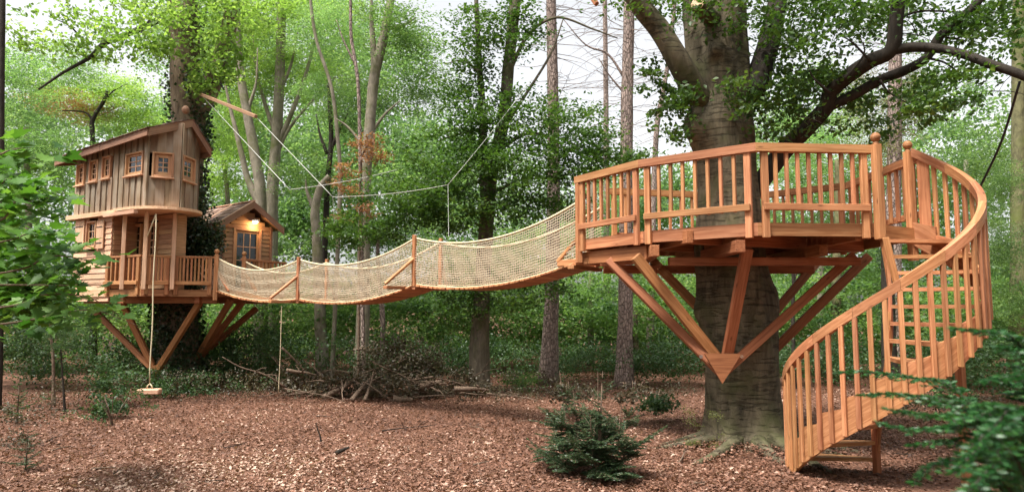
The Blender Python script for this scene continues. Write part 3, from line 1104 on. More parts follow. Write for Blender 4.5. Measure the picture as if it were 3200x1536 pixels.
def window(parent, a, d, out, w0, w1, z0, z1, nc, nr, lift=0.03, fr=0.045, sill=True, mat=TRIM, deep=0.07, sash=0.03, name='window'):
    """window in the wall a + d*s; frame proud of the wall, sash, bars and pane set back"""
    P = lambda s, z, o=0.0: Vector((a.x + d.x * s + out.x * o, a.y + d.y * s + out.y * o, z))
    wn = bpy.data.objects.new(name, None)
    wn.empty_display_size = 0.1
    link(wn, parent, Matrix.Translation(P((w0 + w1) / 2, z0)))
    # outer casing
    bar('frame', P(w0, z0 - fr / 2, lift), P(w0, z1 + fr / 2, lift), fr, deep, mat, wn, up=out)
    bar('frame', P(w1, z0 - fr / 2, lift), P(w1, z1 + fr / 2, lift), fr, deep, mat, wn, up=out)
    bar('frame', P(w0 + fr / 2, z1, lift), P(w1 - fr / 2, z1, lift), fr, deep, mat, wn, up=out)
    bar('frame', P(w0 + fr / 2, z0, lift), P(w1 - fr / 2, z0, lift), fr, deep, mat, wn, up=out)
    if sill: bar('sill', P(w0 - 0.04, z0 - fr * 0.85, lift + 0.025), P(w1 + 0.04, z0 - fr * 0.85, lift + 0.025), 0.11, 0.026, PALE, wn)
    i0, i1, j0, j1 = w0 + fr / 2, w1 - fr / 2, z0 + fr / 2, z1 - fr / 2
    so = lift - 0.03
    for s in (i0 + sash / 2, i1 - sash / 2): bar('sash', P(s, j0, so), P(s, j1, so), sash, 0.03, mat, wn, up=out)
    for z in (j0 + sash / 2, j1 - sash / 2): bar('sash', P(i0 + sash, z, so), P(i1 - sash, z, so), sash, 0.03, mat, wn, up=out)
    gw = 0.02
    for k in range(1, nc):
        s = i0 + sash + (i1 - i0 - 2 * sash) * k / nc
        bar('glazing_bar', P(s, j0 + sash, so), P(s, j1 - sash, so), gw, 0.022, PALE, wn, up=out)
    for k in range(1, nr):
        z = j0 + sash + (j1 - j0 - 2 * sash) * k / nr
        bar('glazing_bar', P(i0 + sash, z, so + 0.003), P(i1 - sash, z, so + 0.003), gw, 0.022, PALE, wn, up=out)
    bar('pane', P(i0 + sash / 2, (j0 + j1) / 2, so - 0.004), P(i1 - sash / 2, (j0 + j1) / 2, so - 0.004), 0.004, j1 - j0 - sash, GLASS, wn, up=UP, bev=0.0005)
    return wn


def win_rect(a, d, out, x0, y0, x1, y1):
    """pixel rectangle -> (s0, s1, z0, z1) on the wall plane"""
    q = [on_plane(x, y, a, out) for x, y in ((x0, y0), (x1, y0), (x0, y1), (x1, y1))]
    s = [(p - a).dot(d) for p in q]
    return ((s[0] + s[2]) / 2, (s[1] + s[3]) / 2, (q[2].z + q[3].z) / 2, (q[0].z + q[1].z) / 2)


# left long wall
wl = [win_rect(V3(P0), uu, -qq, *r_) for r_ in ((248, 516, 270, 578), (288, 504, 312, 567), (328, 491, 352, 557), (402, 480, 453, 546))]
board_wall(P0, P2, ZU, -qq, house, wl)
for i, w_ in enumerate(wl): window(house, V3(P0), uu, -qq, *w_, 2, 3, sash=.05, lift=.045)
# bay
for a, b, r_ in ((P2, P3, (479, 480, 541, 552)), (P3, P4, (565, 493, 602, 565))):
    d = (V3(b) - V3(a)).normalized()
    out = Vector((d.y, -d.x, 0))
    wr = win_rect(V3(a), d, out, *r_)
    board_wall(a, b, ZU, out, house, [wr], 0.17)
    window(house, V3(a), d, out, *wr, 2, 3, sash=.085, lift=.04)
for p, o_ in ((P2, -qq), (P3, uu), (P4, uu)):
    vboard(V3(p) - uu * 0.035, V3(p) + uu * 0.02, ZU, roof_under(p), roof_under(p), o_, 0.05, OLD, house, 'corner_board', 0.02)
# back walls
bl_, br_ = hp(0, HW, 0), V3(P4)
hexa('rear_wall', [hp(0, HW, ZU), V3(P4, ZU), V3(P4, ZU) + qq * .03, hp(0, HW + .03, ZU)], [hp(0, HW, ZE), V3(P4, ZE), V3(P4, ZE) + qq * .03, hp(0, HW + .03, ZE)], OLD, house, (0, 0, 1))
hexa('end_wall', [hp(0, 0, ZU), hp(0, HW, ZU), hp(-.03, HW, ZU), hp(-.03, 0, ZU)], [hp(0, 0, ZE), hp(0, HW, ZE), hp(-.03, HW, ZE), hp(-.03, 0, ZE)], OLD, house, (0, 0, 1))
# dark sheet inside: room shade put into its colour so the rooms read deep
hexa('room_shade_sheet', [hp(0.1, HW * .8, ZU), hp(SL - .1, HW * .8, ZU), hp(SL - .1, HW * .8 + .02, ZU), hp(.1, HW * .8 + .02, ZU)],
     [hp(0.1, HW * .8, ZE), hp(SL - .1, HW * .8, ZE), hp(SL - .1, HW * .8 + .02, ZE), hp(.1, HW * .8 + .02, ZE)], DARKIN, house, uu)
# roof: two slabs, fascia and barge boards, shingle courses
roof = bpy.data.objects.new('roof', None)
link(roof, house, Matrix.Translation(hp(SL / 2, HW / 2, ZR)))
s0, s1 = -0.55, SL + 0.34
RQ_ = HW * .66          # the ridge stands off-centre
for sgn in (-1, 1):
    def rp(s_, f, dz=0.0, sgn=sgn):
        """point on the roof: f = 0 at the eave, 1 at the ridge"""
        qe = -.26 if sgn < 0 else HW + .12
        return hp(s_, qe + (RQ_ - qe) * f, eave_z(s_, sgn) * (1 - f) + ridge_z(s_) * f + dz)
    e0, e1, r0, r1 = rp(s0, 0), rp(s1, 0), rp(s0, 1), rp(s1, 1)
    t = Vector((0, 0, 0.035))
    hexa('roof_slab', [e0, e1, r1, r0], [e0 + t, e1 + t, r1 + t, r0 + t], FASCIA, roof, uu)
    ms = s0 + (s1 - s0) * .52
    for a_, b_ in ((e0, rp(ms - .004, 0)), (rp(ms + .004, 0), e1)):
        hexa('fascia_board', [a_ - UP * .13, b_ - UP * .13, b_ + qq * sgn * .035 - UP * .13, a_ + qq * sgn * .035 - UP * .13],
             [a_ + UP * .045, b_ + UP * .045, b_ + qq * sgn * .035 + UP * .045, a_ + qq * sgn * .035 + UP * .045], FASCIA, roof, b_ - a_)
    for a_, b_, o_ in ((e1, r1, uu), (e0, r0, -uu)):
        hexa('barge_board', [a_ - UP * .14, b_ - UP * .14, b_ - UP * .14 + o_ * .035, a_ - UP * .14 + o_ * .035],
             [a_ + UP * .05, b_ + UP * .05, b_ + UP * .05 + o_ * .035, a_ + UP * .05 + o_ * .035], FASCIA, roof, b_ - a_)
    nc, nsh = 5, 22
    for c_ in range(nc):
        f0, f1 = c_ / nc - .07, min(1, (c_ + 1.2) / nc)
        for k in range(nsh):
            a0 = s0 - 0.03 + (s1 - s0 + 0.09) * k / nsh
            a1 = s0 - 0.03 + (s1 - s0 + 0.09) * (k + 1) / nsh - 0.008
            j_ = rnd.uniform(0, .012)
            q4 = [rp(a0, f0, .054 + j_), rp(a1, f0, .054 + j_), rp(a1, f1, .039), rp(a0, f1, .039)]
            hexa('shingle', q4, [p + UP * .013 for p in q4], SHINGLE, roof, qq)
# ledge between the storeys: straight board along the wall, round nose under the bay
hexa('ledge_board', [hp(-.16, -.13, ZU - .11), hp(SL * .82, -.13, ZU - .11), hp(SL * .82, .05, ZU - .11), hp(-.16, .05, ZU - .11)],
     [hp(-.16, -.13, ZU - .002), hp(SL * .82, -.13, ZU - .002), hp(SL * .82, .05, ZU - .002), hp(-.16, .05, ZU - .002)], PALE, house, uu)
arc = []
cb = hp(SL - 0.25, HW / 2, 0)
for k in range(13):
    a = -math.pi / 2 + math.pi * k / 12
    arc.append(cb + uu * (0.82 * math.cos(a)) + qq * (0.80 * math.sin(a)))
plan = [hp(SL * .70, -.25, 0), hp(SL - .25, -.25, 0)] + arc[1:-1] + [hp(SL - .25, HW + .15, 0), hp(SL * .7, HW + .15, 0)]
prism('bay_floor', [p.to_2d() for p in plan], ZU - .07, ZU - .004, PALE, house, uu)
prism('upper_floor', [p.to_2d() for p in (hp(-.1, .052, 0), hp(SL * .7 - .01, .052, 0), hp(SL * .7 - .01, HW, 0), hp(-.1, HW, 0))], ZU - .08, ZU - .006, PALE, house, uu)
hexa('porch_beam', [hp(1.75, -.22, ZU - .17), hp(SL - .1, -.26, ZU - .17), hp(SL - .1, -.16, ZU - .17), hp(1.75, -.12, ZU - .17)],
     [hp(1.75, -.22, ZU - .088), hp(SL - .1, -.26, ZU - .088), hp(SL - .1, -.16, ZU - .088), hp(1.75, -.12, ZU - .088)], PALE, house, uu)

# lower storey -------------------------------------------------------------
DZ2 = 2.52
KZ = 3.33
K0, K1, K2, K3 = (V3(at_z(*p, KZ)) for p in ((332, 800), (446, 795), (539, 798), (672, 801)))
BD = Vector((8.2, -5.4, 0)).normalized()
BN = Vector((-BD.y, BD.x, 0))
K4 = K3 + BN * 0.75
K5 = V3((-6.2, 18.65))
SR = (on_plane(342, 800, V3(P0), -qq) - V3(P0)).dot(uu)      # where the porch recess begins
RQ = 0.62
# clapboards of the lower left wall
wlow = win_rect(V3(P0), uu, -qq, 272, 694, 300, 772)
nb = 15
for i in range(nb):
    z0 = 2.25 + (ZU - .11 - 2.25) * i / nb
    z1 = 2.25 + (ZU - .11 - 2.25) * (i + 1) / nb - 0.004
    segs = [(0.02, SR)]
    if z1 > wlow[2] + .02 and z0 < wlow[3] - .02: segs = [(0.02, wlow[0]), (wlow[1], SR)]
    for a_, b_ in segs:
        hexa('siding_board', [hp(a_, .05, z0), hp(b_, .05, z0), hp(b_, .012, z0), hp(a_, .012, z0)],
             [hp(a_, .05, z1), hp(b_, .05, z1), hp(b_, .032, z1), hp(a_, .032, z1)], PALE, house, uu)
window(house, V3(P0), uu, -qq, *wlow, 2, 3, lift=0.0, mat=TRIM)
for (x0, x1) in ((239, 266), (305, 327)):
    a0, a1, zz0, zz1 = win_rect(V3(P0), uu, -qq, x0, 690, x1, 776)
    sh = bpy.data.objects.new('shutter', None)
    link(sh, house, Matrix.Translation(hp((a0 + a1) / 2, 0, zz0)))
    for k in range(2):
        b0, b1 = a0 + (a1 - a0) * k / 2, a0 + (a1 - a0) * (k + 1) / 2 - .006
        vboard(hp(b0, -.01, 0), hp(b1, -.01, 0), zz0, zz1, zz1, -qq, .025, PALE, sh, 'shutter_board')
    for f in (.2, .78):
        z = zz0 + (zz1 - zz0) * f
        bar('hinge', hp(a0 + .01, -.04, z), hp(a1 - .05, -.04, z), .008, .022, IRON, sh)
# recess walls
for i in range(nb):
    z0 = 2.55 + (ZU - .09 - 2.55) * i / nb
    z1 = 2.55 + (ZU - .09 - 2.55) * (i + 1) / nb - 0.004
    hexa('recess_board', [hp(SR + .0, .06, z0), hp(SR + .0, RQ, z0), hp(SR + .03, RQ, z0), hp(SR + .03, .06, z0)],
         [hp(SR + .0, .06, z1), hp(SR + .0, RQ, z1), hp(SR + .014, RQ, z1), hp(SR + .014, .06, z1)], SIDING, house, qq)
recA = hp(0, RQ, 0)
wr1 = win_rect(recA, uu, -qq, 397, 704, 443, 800)
wr2 = win_rect(recA, uu, -qq, 466, 700, 492, 800)
S_END = (on_plane(536, 760, recA, -qq) - recA).dot(uu)
LQ = RQ + .32
for i in range(nb):
    z0 = 2.55 + (ZU - .09 - 2.55) * i / nb
    z1 = 2.55 + (ZU - .09 - 2.55) * (i + 1) / nb - 0.004
    cuts = [SR + .03]
    for (a_, b_, c_, d_) in (wr1, wr2):
        if z1 > c_ + .02 and z0 < d_ - .02: cuts += [a_, b_]
    cuts.append(S_END)
    for a_, b_ in zip(cuts[::2], cuts[1::2]):
        hexa('siding_board', [hp(a_, RQ + .03, z0), hp(b_, RQ + .03, z0), hp(b_, RQ - .008, z0), hp(a_, RQ - .008, z0)],
             [hp(a_, RQ + .03, z1), hp(b_, RQ + .03, z1), hp(b_, RQ + .012, z1), hp(a_, RQ + .012, z1)], SIDING, house, uu)
window(house, recA, uu, -qq, *wr1, 2, 4, lift=0.02, sill=False)
window(house, recA, uu, -qq, *wr2, 2, 4, lift=0.02, sill=False)
hexa('lower_end_wall', [hp(0, .06, 2.3), hp(0, LQ, 2.3), hp(.03, LQ, 2.3), hp(.03, .06, 2.3)], [hp(0, .06, ZU - .1), hp(0, LQ, ZU - .1), hp(.03, LQ, ZU - .1), hp(.03, .06, ZU - .1)], SIDING, house, qq)
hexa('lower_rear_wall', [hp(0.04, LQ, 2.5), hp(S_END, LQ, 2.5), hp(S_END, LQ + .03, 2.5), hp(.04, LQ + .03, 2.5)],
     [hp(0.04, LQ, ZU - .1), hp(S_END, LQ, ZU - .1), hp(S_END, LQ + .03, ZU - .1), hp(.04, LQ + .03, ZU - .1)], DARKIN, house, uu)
hexa('side_wall', [hp(S_END, RQ, 2.5), hp(S_END, LQ + .03, 2.5), hp(S_END + .03, LQ + .03, 2.5), hp(S_END + .03, RQ, 2.5)],
     [hp(S_END, RQ, ZU - .1), hp(S_END, LQ + .03, ZU - .1), hp(S_END + .03, LQ + .03, ZU - .1), hp(S_END + .03, RQ, ZU - .1)], SIDING, house, qq)
# deck of the tree house
DECK = [hp(-.1, -.02, 0), K0 + qq * .02, K1, K2, K3, K4, K5, V3((-7.2, 20.4)), V3((-9.6, 20.9)), V3((-11.3, 18.9))]
dk = [p.to_2d() for p in DECK]
d_in = offset_poly(dk, -.05)
for i in range(len(dk)):
    j = (i + 1) % len(dk)
    prism('rim_board', [dk[i], dk[j], d_in[j], d_in[i]], DZ2 - .16, DZ2, LARCH if i not in (0,) else PALE, house, dk[j] - dk[i])
dpoly = [p for p in offset_poly(dk, -.055)]
hull = dpoly
dlo, dhi = min(p.dot(qq.to_2d()) for p in hull), max(p.dot(qq.to_2d()) for p in hull)
cx = sum((p for p in dk), Vector((0, 0))) / len(dk)
k = dlo
while k < dhi - .02:
    s = clip_strip(hull, qq.to_2d(), k, k + .135)
    if len(s) >= 3: prism('deck_board', s, DZ2 - .036, DZ2 - .006, LARCHD, house, uu)
    k += .142
for a_, b_ in (((-10.6, 17.6), (-6.9, 17.6)), ((-10.4, 18.5), (-6.6, 18.5)), ((-9.4, 16.5), (-8.9, 20.5)), ((-7.6, 16.5), (-7.5, 20.1)), ((-10.7, 17.2), (-9.2, 16.3)), ((-9.2, 16.35), (-7.2, 16.75))):
    bar('floor_beam', (*a_, DZ2 - .24), (*b_, DZ2 - .24), .12, .16, LARCHD, house)
# balcony rails and posts
kp = [K0, K1, K2, K3]
for i, n in ((0, 6), (1, 6), (2, 8)):
    railing(house, kp[i], kp[i + 1], DZ2, KZ - DZ2, n, LARCH, inset=.02, low=.12, hr=(.055, .1), pdrop=.12)
    d = (kp[i + 1] - kp[i]).normalized()
    nn = Vector((d.y, -d.x, 0))
    bar('handrail', kp[i] + UP * (KZ - .028), kp[i + 1] + UP * (KZ - .028), .11, .055, LARCH, house)
railing(house, hp(SR + .02, -.03, 0), K0, DZ2, KZ - DZ2, 2, LARCH, inset=.02, low=.12, hr=(.055, .1), post=False)
railing(house, K4, K5, DZ2, KZ - DZ2, 9, LARCH, inset=.02, low=.12, hr=(.055, .1), pdrop=.12)
bar('handrail', K4 + UP * (KZ - .028), K5 + UP * (KZ - .028), .11, .055, LARCH, house)
for px in (385, 453, 542):
    p = V3(at(px, 800, {385: 16.05, 453: 15.85, 542: 16.12}[px]))
    bar('balcony_post', p + UP * DZ2, p + UP * (ZU - .09), .085, .085, PALE, house, up=(0.4, -1, 0))
newel(house, K3 + Vector((.05, -.02, 0)), DZ2 - .25, KZ + .03, .10, br=.06)
newel(house, K4 + Vector((.05, 0, 0)), DZ2 - .25, KZ + .03, .10, br=.06)

for (t_, b_) in (((628, 938, 16.7), (484, 1168, 17.0)), ((300, 975, 17.2), (476, 1150, 17.05)), ((381, 945, 16.8), (476, 1140, 17.02)), ((722, 936, 17.0), (620, 1112, 17.9)),
                 ((760, 940, 17.6), (628, 1112, 18.0)), ((803, 962, 18.6), (634, 1105, 18.1))):
    bar('brace', at(*b_), at(*t_), .13, .13, LARCHD, house, up=(0, -1, .2), bev=.008)
g0, g1, g2 = at(462, 1140, 16.93), at(506, 1140, 16.93), at(483, 1178, 16.93)
mobj('gusset_plate', [g0, g1, g2, g0 + dv, g1 + dv, g2 + dv], [(0, 2, 1), (3, 4, 5), (0, 1, 4, 3), (1, 2, 5, 4), (2, 0, 3, 5)], LARCHD, house, (g0 + g1 + g2) / 3)
MB().ball(at(580, 343, 16.2), .09, 14, 10, 1.15).build('ball_finial', FASCIA, house, at(580, 343, 16.2))

# ------------------------------------------------------------------ small cabin
cabin = thing('garden_cabin', 'small gabled cabin with glazed door and glowing lamp beside the tower house', 'cabin', (-7.6, 19.6, DZ2))
gd = Vector((.62, .785, 0)).normalized()
rd = Vector((-gd.y, gd.x, 0))           # back along the ridge
GL, GR = V3((-7.85, 18.2)), V3((-7.85, 18.2)) + gd * 1.95
ZCE, ZCR = 4.33, 5.0
CW0, CW1 = GL + gd * .26 + rd * .28, GL + gd * 1.70 + rd * .28
outc = -rd
cwin = win_rect(CW0, gd, outc, 728, 718, 810, 870)
cwin = (cwin[0], cwin[1], DZ2 + .02, cwin[3])
CWL = (CW1 - CW0).length
nb = 20
for i in range(nb):
    z0 = DZ2 + (ZCR - .12 - DZ2) * i / nb
    z1 = DZ2 + (ZCR - .12 - DZ2) * (i + 1) / nb - .004
    lim = 0.0
    zlim = ZCE + .04
    if z1 > zlim: lim = (z1 - zlim) / (ZCR - .10 - zlim) * CWL / 2
    a_, b_ = lim, CWL - lim
    if b_ - a_ < .05: continue
    segs = [(a_, b_)]
    if z0 < cwin[3] - .02: segs = [(a_, cwin[0]), (cwin[1], b_)]
    for c0, c1 in segs:
        pp = lambda s, o, z: Vector((CW0.x + gd.x * s + outc.x * o, CW0.y + gd.y * s + outc.y * o, z))
        hexa('siding_board', [pp(c0, 0, z0), pp(c1, 0, z0), pp(c1, .04, z0), pp(c0, .04, z0)], [pp(c0, 0, z1), pp(c1, 0, z1), pp(c1, .02, z1), pp(c0, .02, z1)], SIDING, cabin, gd)
for s in (0, CWL):
    bar('corner_board', CW0 + gd * s + outc * .045 + UP * DZ2, CW0 + gd * s + outc * .045 + UP * (ZCE + .06), .07, .04, FASCIA, cabin, up=outc)
window(cabin, CW0, gd, outc, *cwin, 3, 4, lift=.03, fr=.06, sill=False, sash=.07, name='door')
for (a_, b_) in ((CW0, CW0 + rd * 1.7), (CW1, CW1 + rd * 1.7)):
    nrm = (b_ - a_).normalized().cross(UP) * .03
    hexa('side_wall', [a_ + UP * DZ2, b_ + UP * DZ2, b_ + nrm + UP * DZ2, a_ + nrm + UP * DZ2], [a_ + UP * (ZCE + .1), b_ + UP * (ZCE + .1), b_ + nrm + UP * (ZCE + .1), a_ + nrm + UP * (ZCE + .1)], SIDING, cabin, rd)
a_, b_ = CW0 + rd * 1.7, CW1 + rd * 1.7
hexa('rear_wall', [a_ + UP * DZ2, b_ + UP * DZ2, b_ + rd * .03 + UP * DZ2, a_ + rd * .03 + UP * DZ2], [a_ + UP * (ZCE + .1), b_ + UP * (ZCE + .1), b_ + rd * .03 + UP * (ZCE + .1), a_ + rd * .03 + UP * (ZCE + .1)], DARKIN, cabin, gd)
croof = bpy.data.objects.new('roof', None)
GM = (GL + GR) / 2
link(croof, cabin, Matrix.Translation(GM + UP * ZCR))
RL = 2.5
for e in (GL, GR):
    e0, e1 = e + UP * ZCE, e + rd * RL + UP * ZCE
    r0, r1 = GM + UP * ZCR, GM + rd * RL + UP * ZCR
    t = UP * .03
    hexa('roof_slab', [e0, e1, r1, r0], [e0 + t, e1 + t, r1 + t, r0 + t], FASCIA, croof, rd)
    for (p_, q_, o_) in ((e0, r0, -rd), (e1, r1, rd)):
        hexa('barge_board', [p_ - UP * .13, q_ - UP * .13, q_ - UP * .13 + o_ * .035, p_ - UP * .13 + o_ * .035], [p_ + UP * .06, q_ + UP * .06, q_ + UP * .06 + o_ * .035, p_ + UP * .06 + o_ * .035], FASCIA, croof, q_ - p_)
    sd_ = (e - GM)
    for c_ in range(6):
        for k in range(9):
            f0, f1 = max(-.05, c_ / 6 - .05), min(1, (c_ + 1.2) / 6)
            a0, a1 = RL * k / 9 - .03, RL * (k + 1) / 9 - .04
            j_ = rnd.uniform(0, .012)
            w0_, w1_ = e + (GM - e) * f0, e + (GM - e) * f1
            zz0, zz1 = ZCE + (ZCR - ZCE) * f0 + .055 + j_, ZCE + (ZCR - ZCE) * f1 + .038
            q4 = [w0_ + rd * a0 + UP * zz0, w0_ + rd * a1 + UP * zz0, w1_ + rd * a1 + UP * zz1, w1_ + rd * a0 + UP * zz1]
            hexa('shingle', q4, [p + UP * .014 for p in q4], SHINGLE, croof, sd_)
# pale battens along ridge and gable edge
bar('ridge_cap', GM + UP * (ZCR + .075) - rd * .03, GM + UP * (ZCR + .075) + rd * RL, .10, .03, PALE, croof)
bar('verge_strip', GL + UP * (ZCE + .075), GM + UP * (ZCR + .075), .06, .02, PALE, croof)
bar('verge_strip', GL + UP * (ZCE + .078) + rd * 1.1, GM + UP * (ZCR + .078) + rd * 1.1, .06, .02, PALE, croof)
# lamp
lp = on_plane(788, 692, CW0, outc) + outc * .16
lam = bpy.data.objects.new('wall_lamp', None)
link(lam, cabin, Matrix.Translation(lp))
MB().tube([lp + UP * .05, lp + UP * .035, lp + UP * .0], [.03, .10, .15], 18).build('lamp_shade', LAMPW, lam, lp)
MB().ball(lp - UP * .015, .075, 14, 8, .75).build('lamp_globe', LAMPM, lam, lp)
bar('lamp_arm', lp + UP * .05, lp - outc * .16 + UP * .06, .02, .02, IRON, lam)
ll = bpy.data.lights.new('lamp_light', 'POINT')
ll.energy = 3.0
ll.color = (1.0, .62, .28)
ll.shadow_soft_size = .06
lo_ = bpy.data.objects.new('lamp_light', ll)
link(lo_, lam, Matrix.Translation(lp - UP * .12 + outc * .02))

# ------------------------------------------------------------------ rope bridge
bridge = thing('rope_bridge', 'long sagging rope bridge of red slats and net sides linking both tree platforms', 'rope bridge', (-3, 13.8, 0))
N0, N1 = K3 + Vector((.08, .02, 0)), V3((1.14, 11.14))
bl = N1 - N0
BL = bl.length
bd = bl.normalized()
bn = Vector((-bd.y, bd.x, 0))
BWD = .74
FT = [0, .30, .637, 1]
# deck and rope heights at the frames and sag between them
WZ = [2.50, 2.27, 2.52, 2.86]
WS = [.14, .20, .22]
RZ = [3.28, 3.14, 3.43, 3.86]
RS = [.26, .29, .33]


def interp(t, zs, sg):
    for i in range(3):
        if t <= FT[i + 1] + 1e-9:
            f = (t - FT[i]) / (FT[i + 1] - FT[i])
            return zs[i] + (zs[i + 1] - zs[i]) * f - sg[i] * 4 * f * (1 - f)
    return zs[-1]


def bp_(t, side, z):
    p = N0 + bl * t + bn * (BWD * side)
    return Vector((p.x, p.y, z))


NS = 92
sl_mesh = {}
for k in range(NS):
    t = (k + .5) / NS
    z = interp(t, WZ, WS)
    dz = interp(min(1, t + .004), WZ, WS) - interp(max(0, t - .004), WZ, WS)
    tang = (bd * (.008 * BL) + UP * dz).normalized()
    nn = tang.cross(bn)
    w_ = rnd.choice((0.085, 0.09, 0.095))
    j = rnd.uniform(-.02, .02)
    bar('slat', bp_(t, -.07 + j, z), bp_(t, 1.07 + j, z), w_, .032, LARCH, bridge, up=-nn)
for side in (0, 1):
    q = [bp_(i / 120, side, interp(i / 120, RZ, RS) - (0.03 if side else 0)) for i in range(121)]
    MB().tube(q, .021, 8).build('hand_rope', ROPE, bridge, q[60])
    q = [bp_(i / 120, side, interp(i / 120, WZ, WS) + .03) for i in range(121)]
    MB().tube(q, .012, 6).build('deck_rope', ROPE, bridge, q[60])
    # net
    mb = MB()
    NV, NHZ = 225, 19
    out_ = lambda f: bn * ((side * 2 - 1) * .05 * math.sin(math.pi * f))
    for i in range(1, NV):
        t = i / NV
        zb, zt = interp(t, WZ, WS) + .03, interp(t, RZ, RS)
        q = [bp_(t, side, zb + (zt - zb) * f) + out_(f) for f in (0, .25, .5, .75, 1)]
        mb.tube(q, .0056, 3, cap=False)
    for j in range(1, NHZ):
        f = j / NHZ
        q = []
        for i in range(0, NV + 1):
            t = i / NV
            zb, zt = interp(t, WZ, WS) + .03, interp(t, RZ, RS)
            q.append(bp_(t, side, zb + (zt - zb) * f + .006 * math.sin(i * 2.1 + j)) + out_(f))
        mb.tube(q, .0062, 3, cap=False)
    mb.build('net', NETM, bridge, bp_(.5, side, 2.5), smooth=False)
for i in (1, 2):
    t = FT[i]
    for side in (0, 1):
        sg = -1 if side == 0 else 1
        off = bn * sg * .03
        q = bar('frame_post', bp_(t, side, WZ[i] - .02) + off, bp_(t, side, RZ[i] + .06) + off, .07, .06, LARCH, bridge, up=bn)
        e = bp_(t, side, WZ[i] + .02) + bn * sg * .55 - bd * .25
        bar('frame_strut', e, bp_(t, side, WZ[i] + .52) + off * 1.0, .05, .055, LARCH, bridge, up=bn)
    bar('cross_beam', bp_(t, -.75, WZ[i] - .045) - bd * .25, bp_(t, 1.75, WZ[i] - .045) - bd * .25, .09, .06, LARCH, bridge)
    bar('cross_beam', bp_(t, -.06, WZ[i] - .05), bp_(t, 1.06, WZ[i] - .05), .08, .06, LARCH, bridge)
for side in (0, 1):
    bar('end_strut', bp_(.0, side, 2.95), bp_(.05, side, 2.49), .05, .09, LARCH, bridge, up=bn)
    bar('end_strut', bp_(1.0, side, 3.3), bp_(.955, side, 2.86), .05, .08, LARCH, bridge, up=bn)
    bar('end_beam', bp_(.955, side, 2.83), bp_(1.06, side, 2.87), .07, .10, LARCH, bridge, up=UP)
bar('end_beam', bp_(.985, -.15, 2.76), bp_(.985, 1.3, 2.76), .12, .07, LARCH, bridge)

# ------------------------------------------------------------------ swing, ropes, cables
sw = thing('rope_swing', 'small wooden seat swing hanging on one long pale rope below the balcony', 'swing', at(466, 1235, 15.4))
top, low = at(488, 668, 15.6), at(468, 1198, 15.4)
MB().tube([top + (low - top) * (i / 12) + Vector((0.01 * math.sin(i), 0, 0)) for i in range(13)], .014, 8).build('swing_rope', ROPE, sw, low)
MB().tube([top, at(452, 760, 15.9)], .016, 8).build('side_rope', ROPE, sw, top)
seat = at(467, 1222, 15.4)
bar('seat', seat + Vector((-.23, -.03, 0)), seat + Vector((.23, .03, 0)), .22, .12, PALE, sw, bev=.02)
for s in (-1, 1):
    MB().tube([low, low + Vector((s * .05, 0, -.05)), seat + Vector((s * .06, 0, .06))], .016, 6).build('seat_rope', ROPE, sw, low)


def rope(name, label, pxs, r, mat, cat='rope', group=None, sub=6, sagz=0):
    P = [at(*p) for p in pxs]
    q = bez(P, sub) if len(P) > 2 else [P[0].lerp(P[1], i / 12) - UP * sagz * 4 * (i / 12) * (1 - i / 12) for i in range(13)]
    o = MB().tube(q, r, 6).build(name, mat, None, q[-1])
    return tag(o, label, cat, group)


rope('hanging_rope', 'thin rope hanging from the bridge down to the brush', [(880, 955, 15.3), (876, 1100, 15.3), (870, 1226, 15.3)], .008, ROPE)
bm_o = bar('climbing_beam', at(620, 292, 17.0), at(800, 364, 14.6), .07, .075, FASCIA, None)
tag(bm_o, 'brown timber outrigger beam jutting from the ivy-covered oak', 'beam')
WG = 'pale suspension cables above the bridge'
rope('suspension_cable', 'pale cable slanting from the near trunk end of the outrigger beam', [(632, 300, 16.8), (905, 592, 14.6)], .0075, CABLE, 'cable', WG)
rope('suspension_cable', 'pale cable slanting down from the free tip of the outrigger beam', [(797, 362, 14.7), (1040, 615, 13.8)], .0075, CABLE, 'cable', WG)
rope('suspension_cable', 'upper pale cable running flat towards the forked trees behind the bridge', [(905, 592, 14.6), (1240, 530, 15.6)], .0065, CABLE, 'cable', WG, sagz=.05)
rope('suspension_cable', 'lower pale cable running flat above the bridge towards the double trunk', [(1040, 615, 13.8), (1400, 577, 14.6)], .007, CABLE, 'cable', WG, sagz=.06)
rope('suspension_cable', 'pale cable rising steeply past the double-trunked tree', [(1400, 577, 14.6), (1530, 420, 15.2), (1665, 245, 15.8)], .006, CABLE, 'cable', WG)
rope('hanging_line', 'thin line dropping from the cable joint towards the middle of the bridge', [(1400, 577, 14.6), (1402, 740, 13.2)], .003, CABLE, 'cable')
rope('hanging_line', 'short faint line dropping below the cable joint near the cabin', [(1040, 615, 13.8), (1045, 700, 13.9)], .003, CABLE, 'cable')
rope('tension_cable', 'thick black cable slanting down from the branch at the right', [(3187, 255, 8.9), (3130, 440, 9.6), (3060, 590, 10.6)], .018, BLACKC, 'cable')
pu = thing('pulley', 'grey metal pulley fixed under the branch at the top of the black cable', 'pulley', at(3190, 235, 8.85))
c = at(3190, 232, 8.85)
bar('cheek_plate', c + Vector((-.05, -.02, 0)), c + Vector((.05, -.02, 0)), .006, .09, STEEL, pu)
bar('cheek_plate', c + Vector((-.05, .02, 0)), c + Vector((.05, .02, 0)), .006, .09, STEEL, pu)
MB().tube([c + Vector((0, -.016, 0)), c + Vector((0, .016, 0))], .035, 14).build('wheel', IRON, pu, c)
eb = bar('beam_end', at(1815, -60, 10.5), at(1865, 14, 10.3), .07, .07, LARCHD, None)
eb.name = 'outrigger_beam'
tag(eb, 'red-brown beam end poking into view at the top above the pines', 'beam')

# ------------------------------------------------------------------ tree helpers
NCROWN = 5
crown_meshes = {}


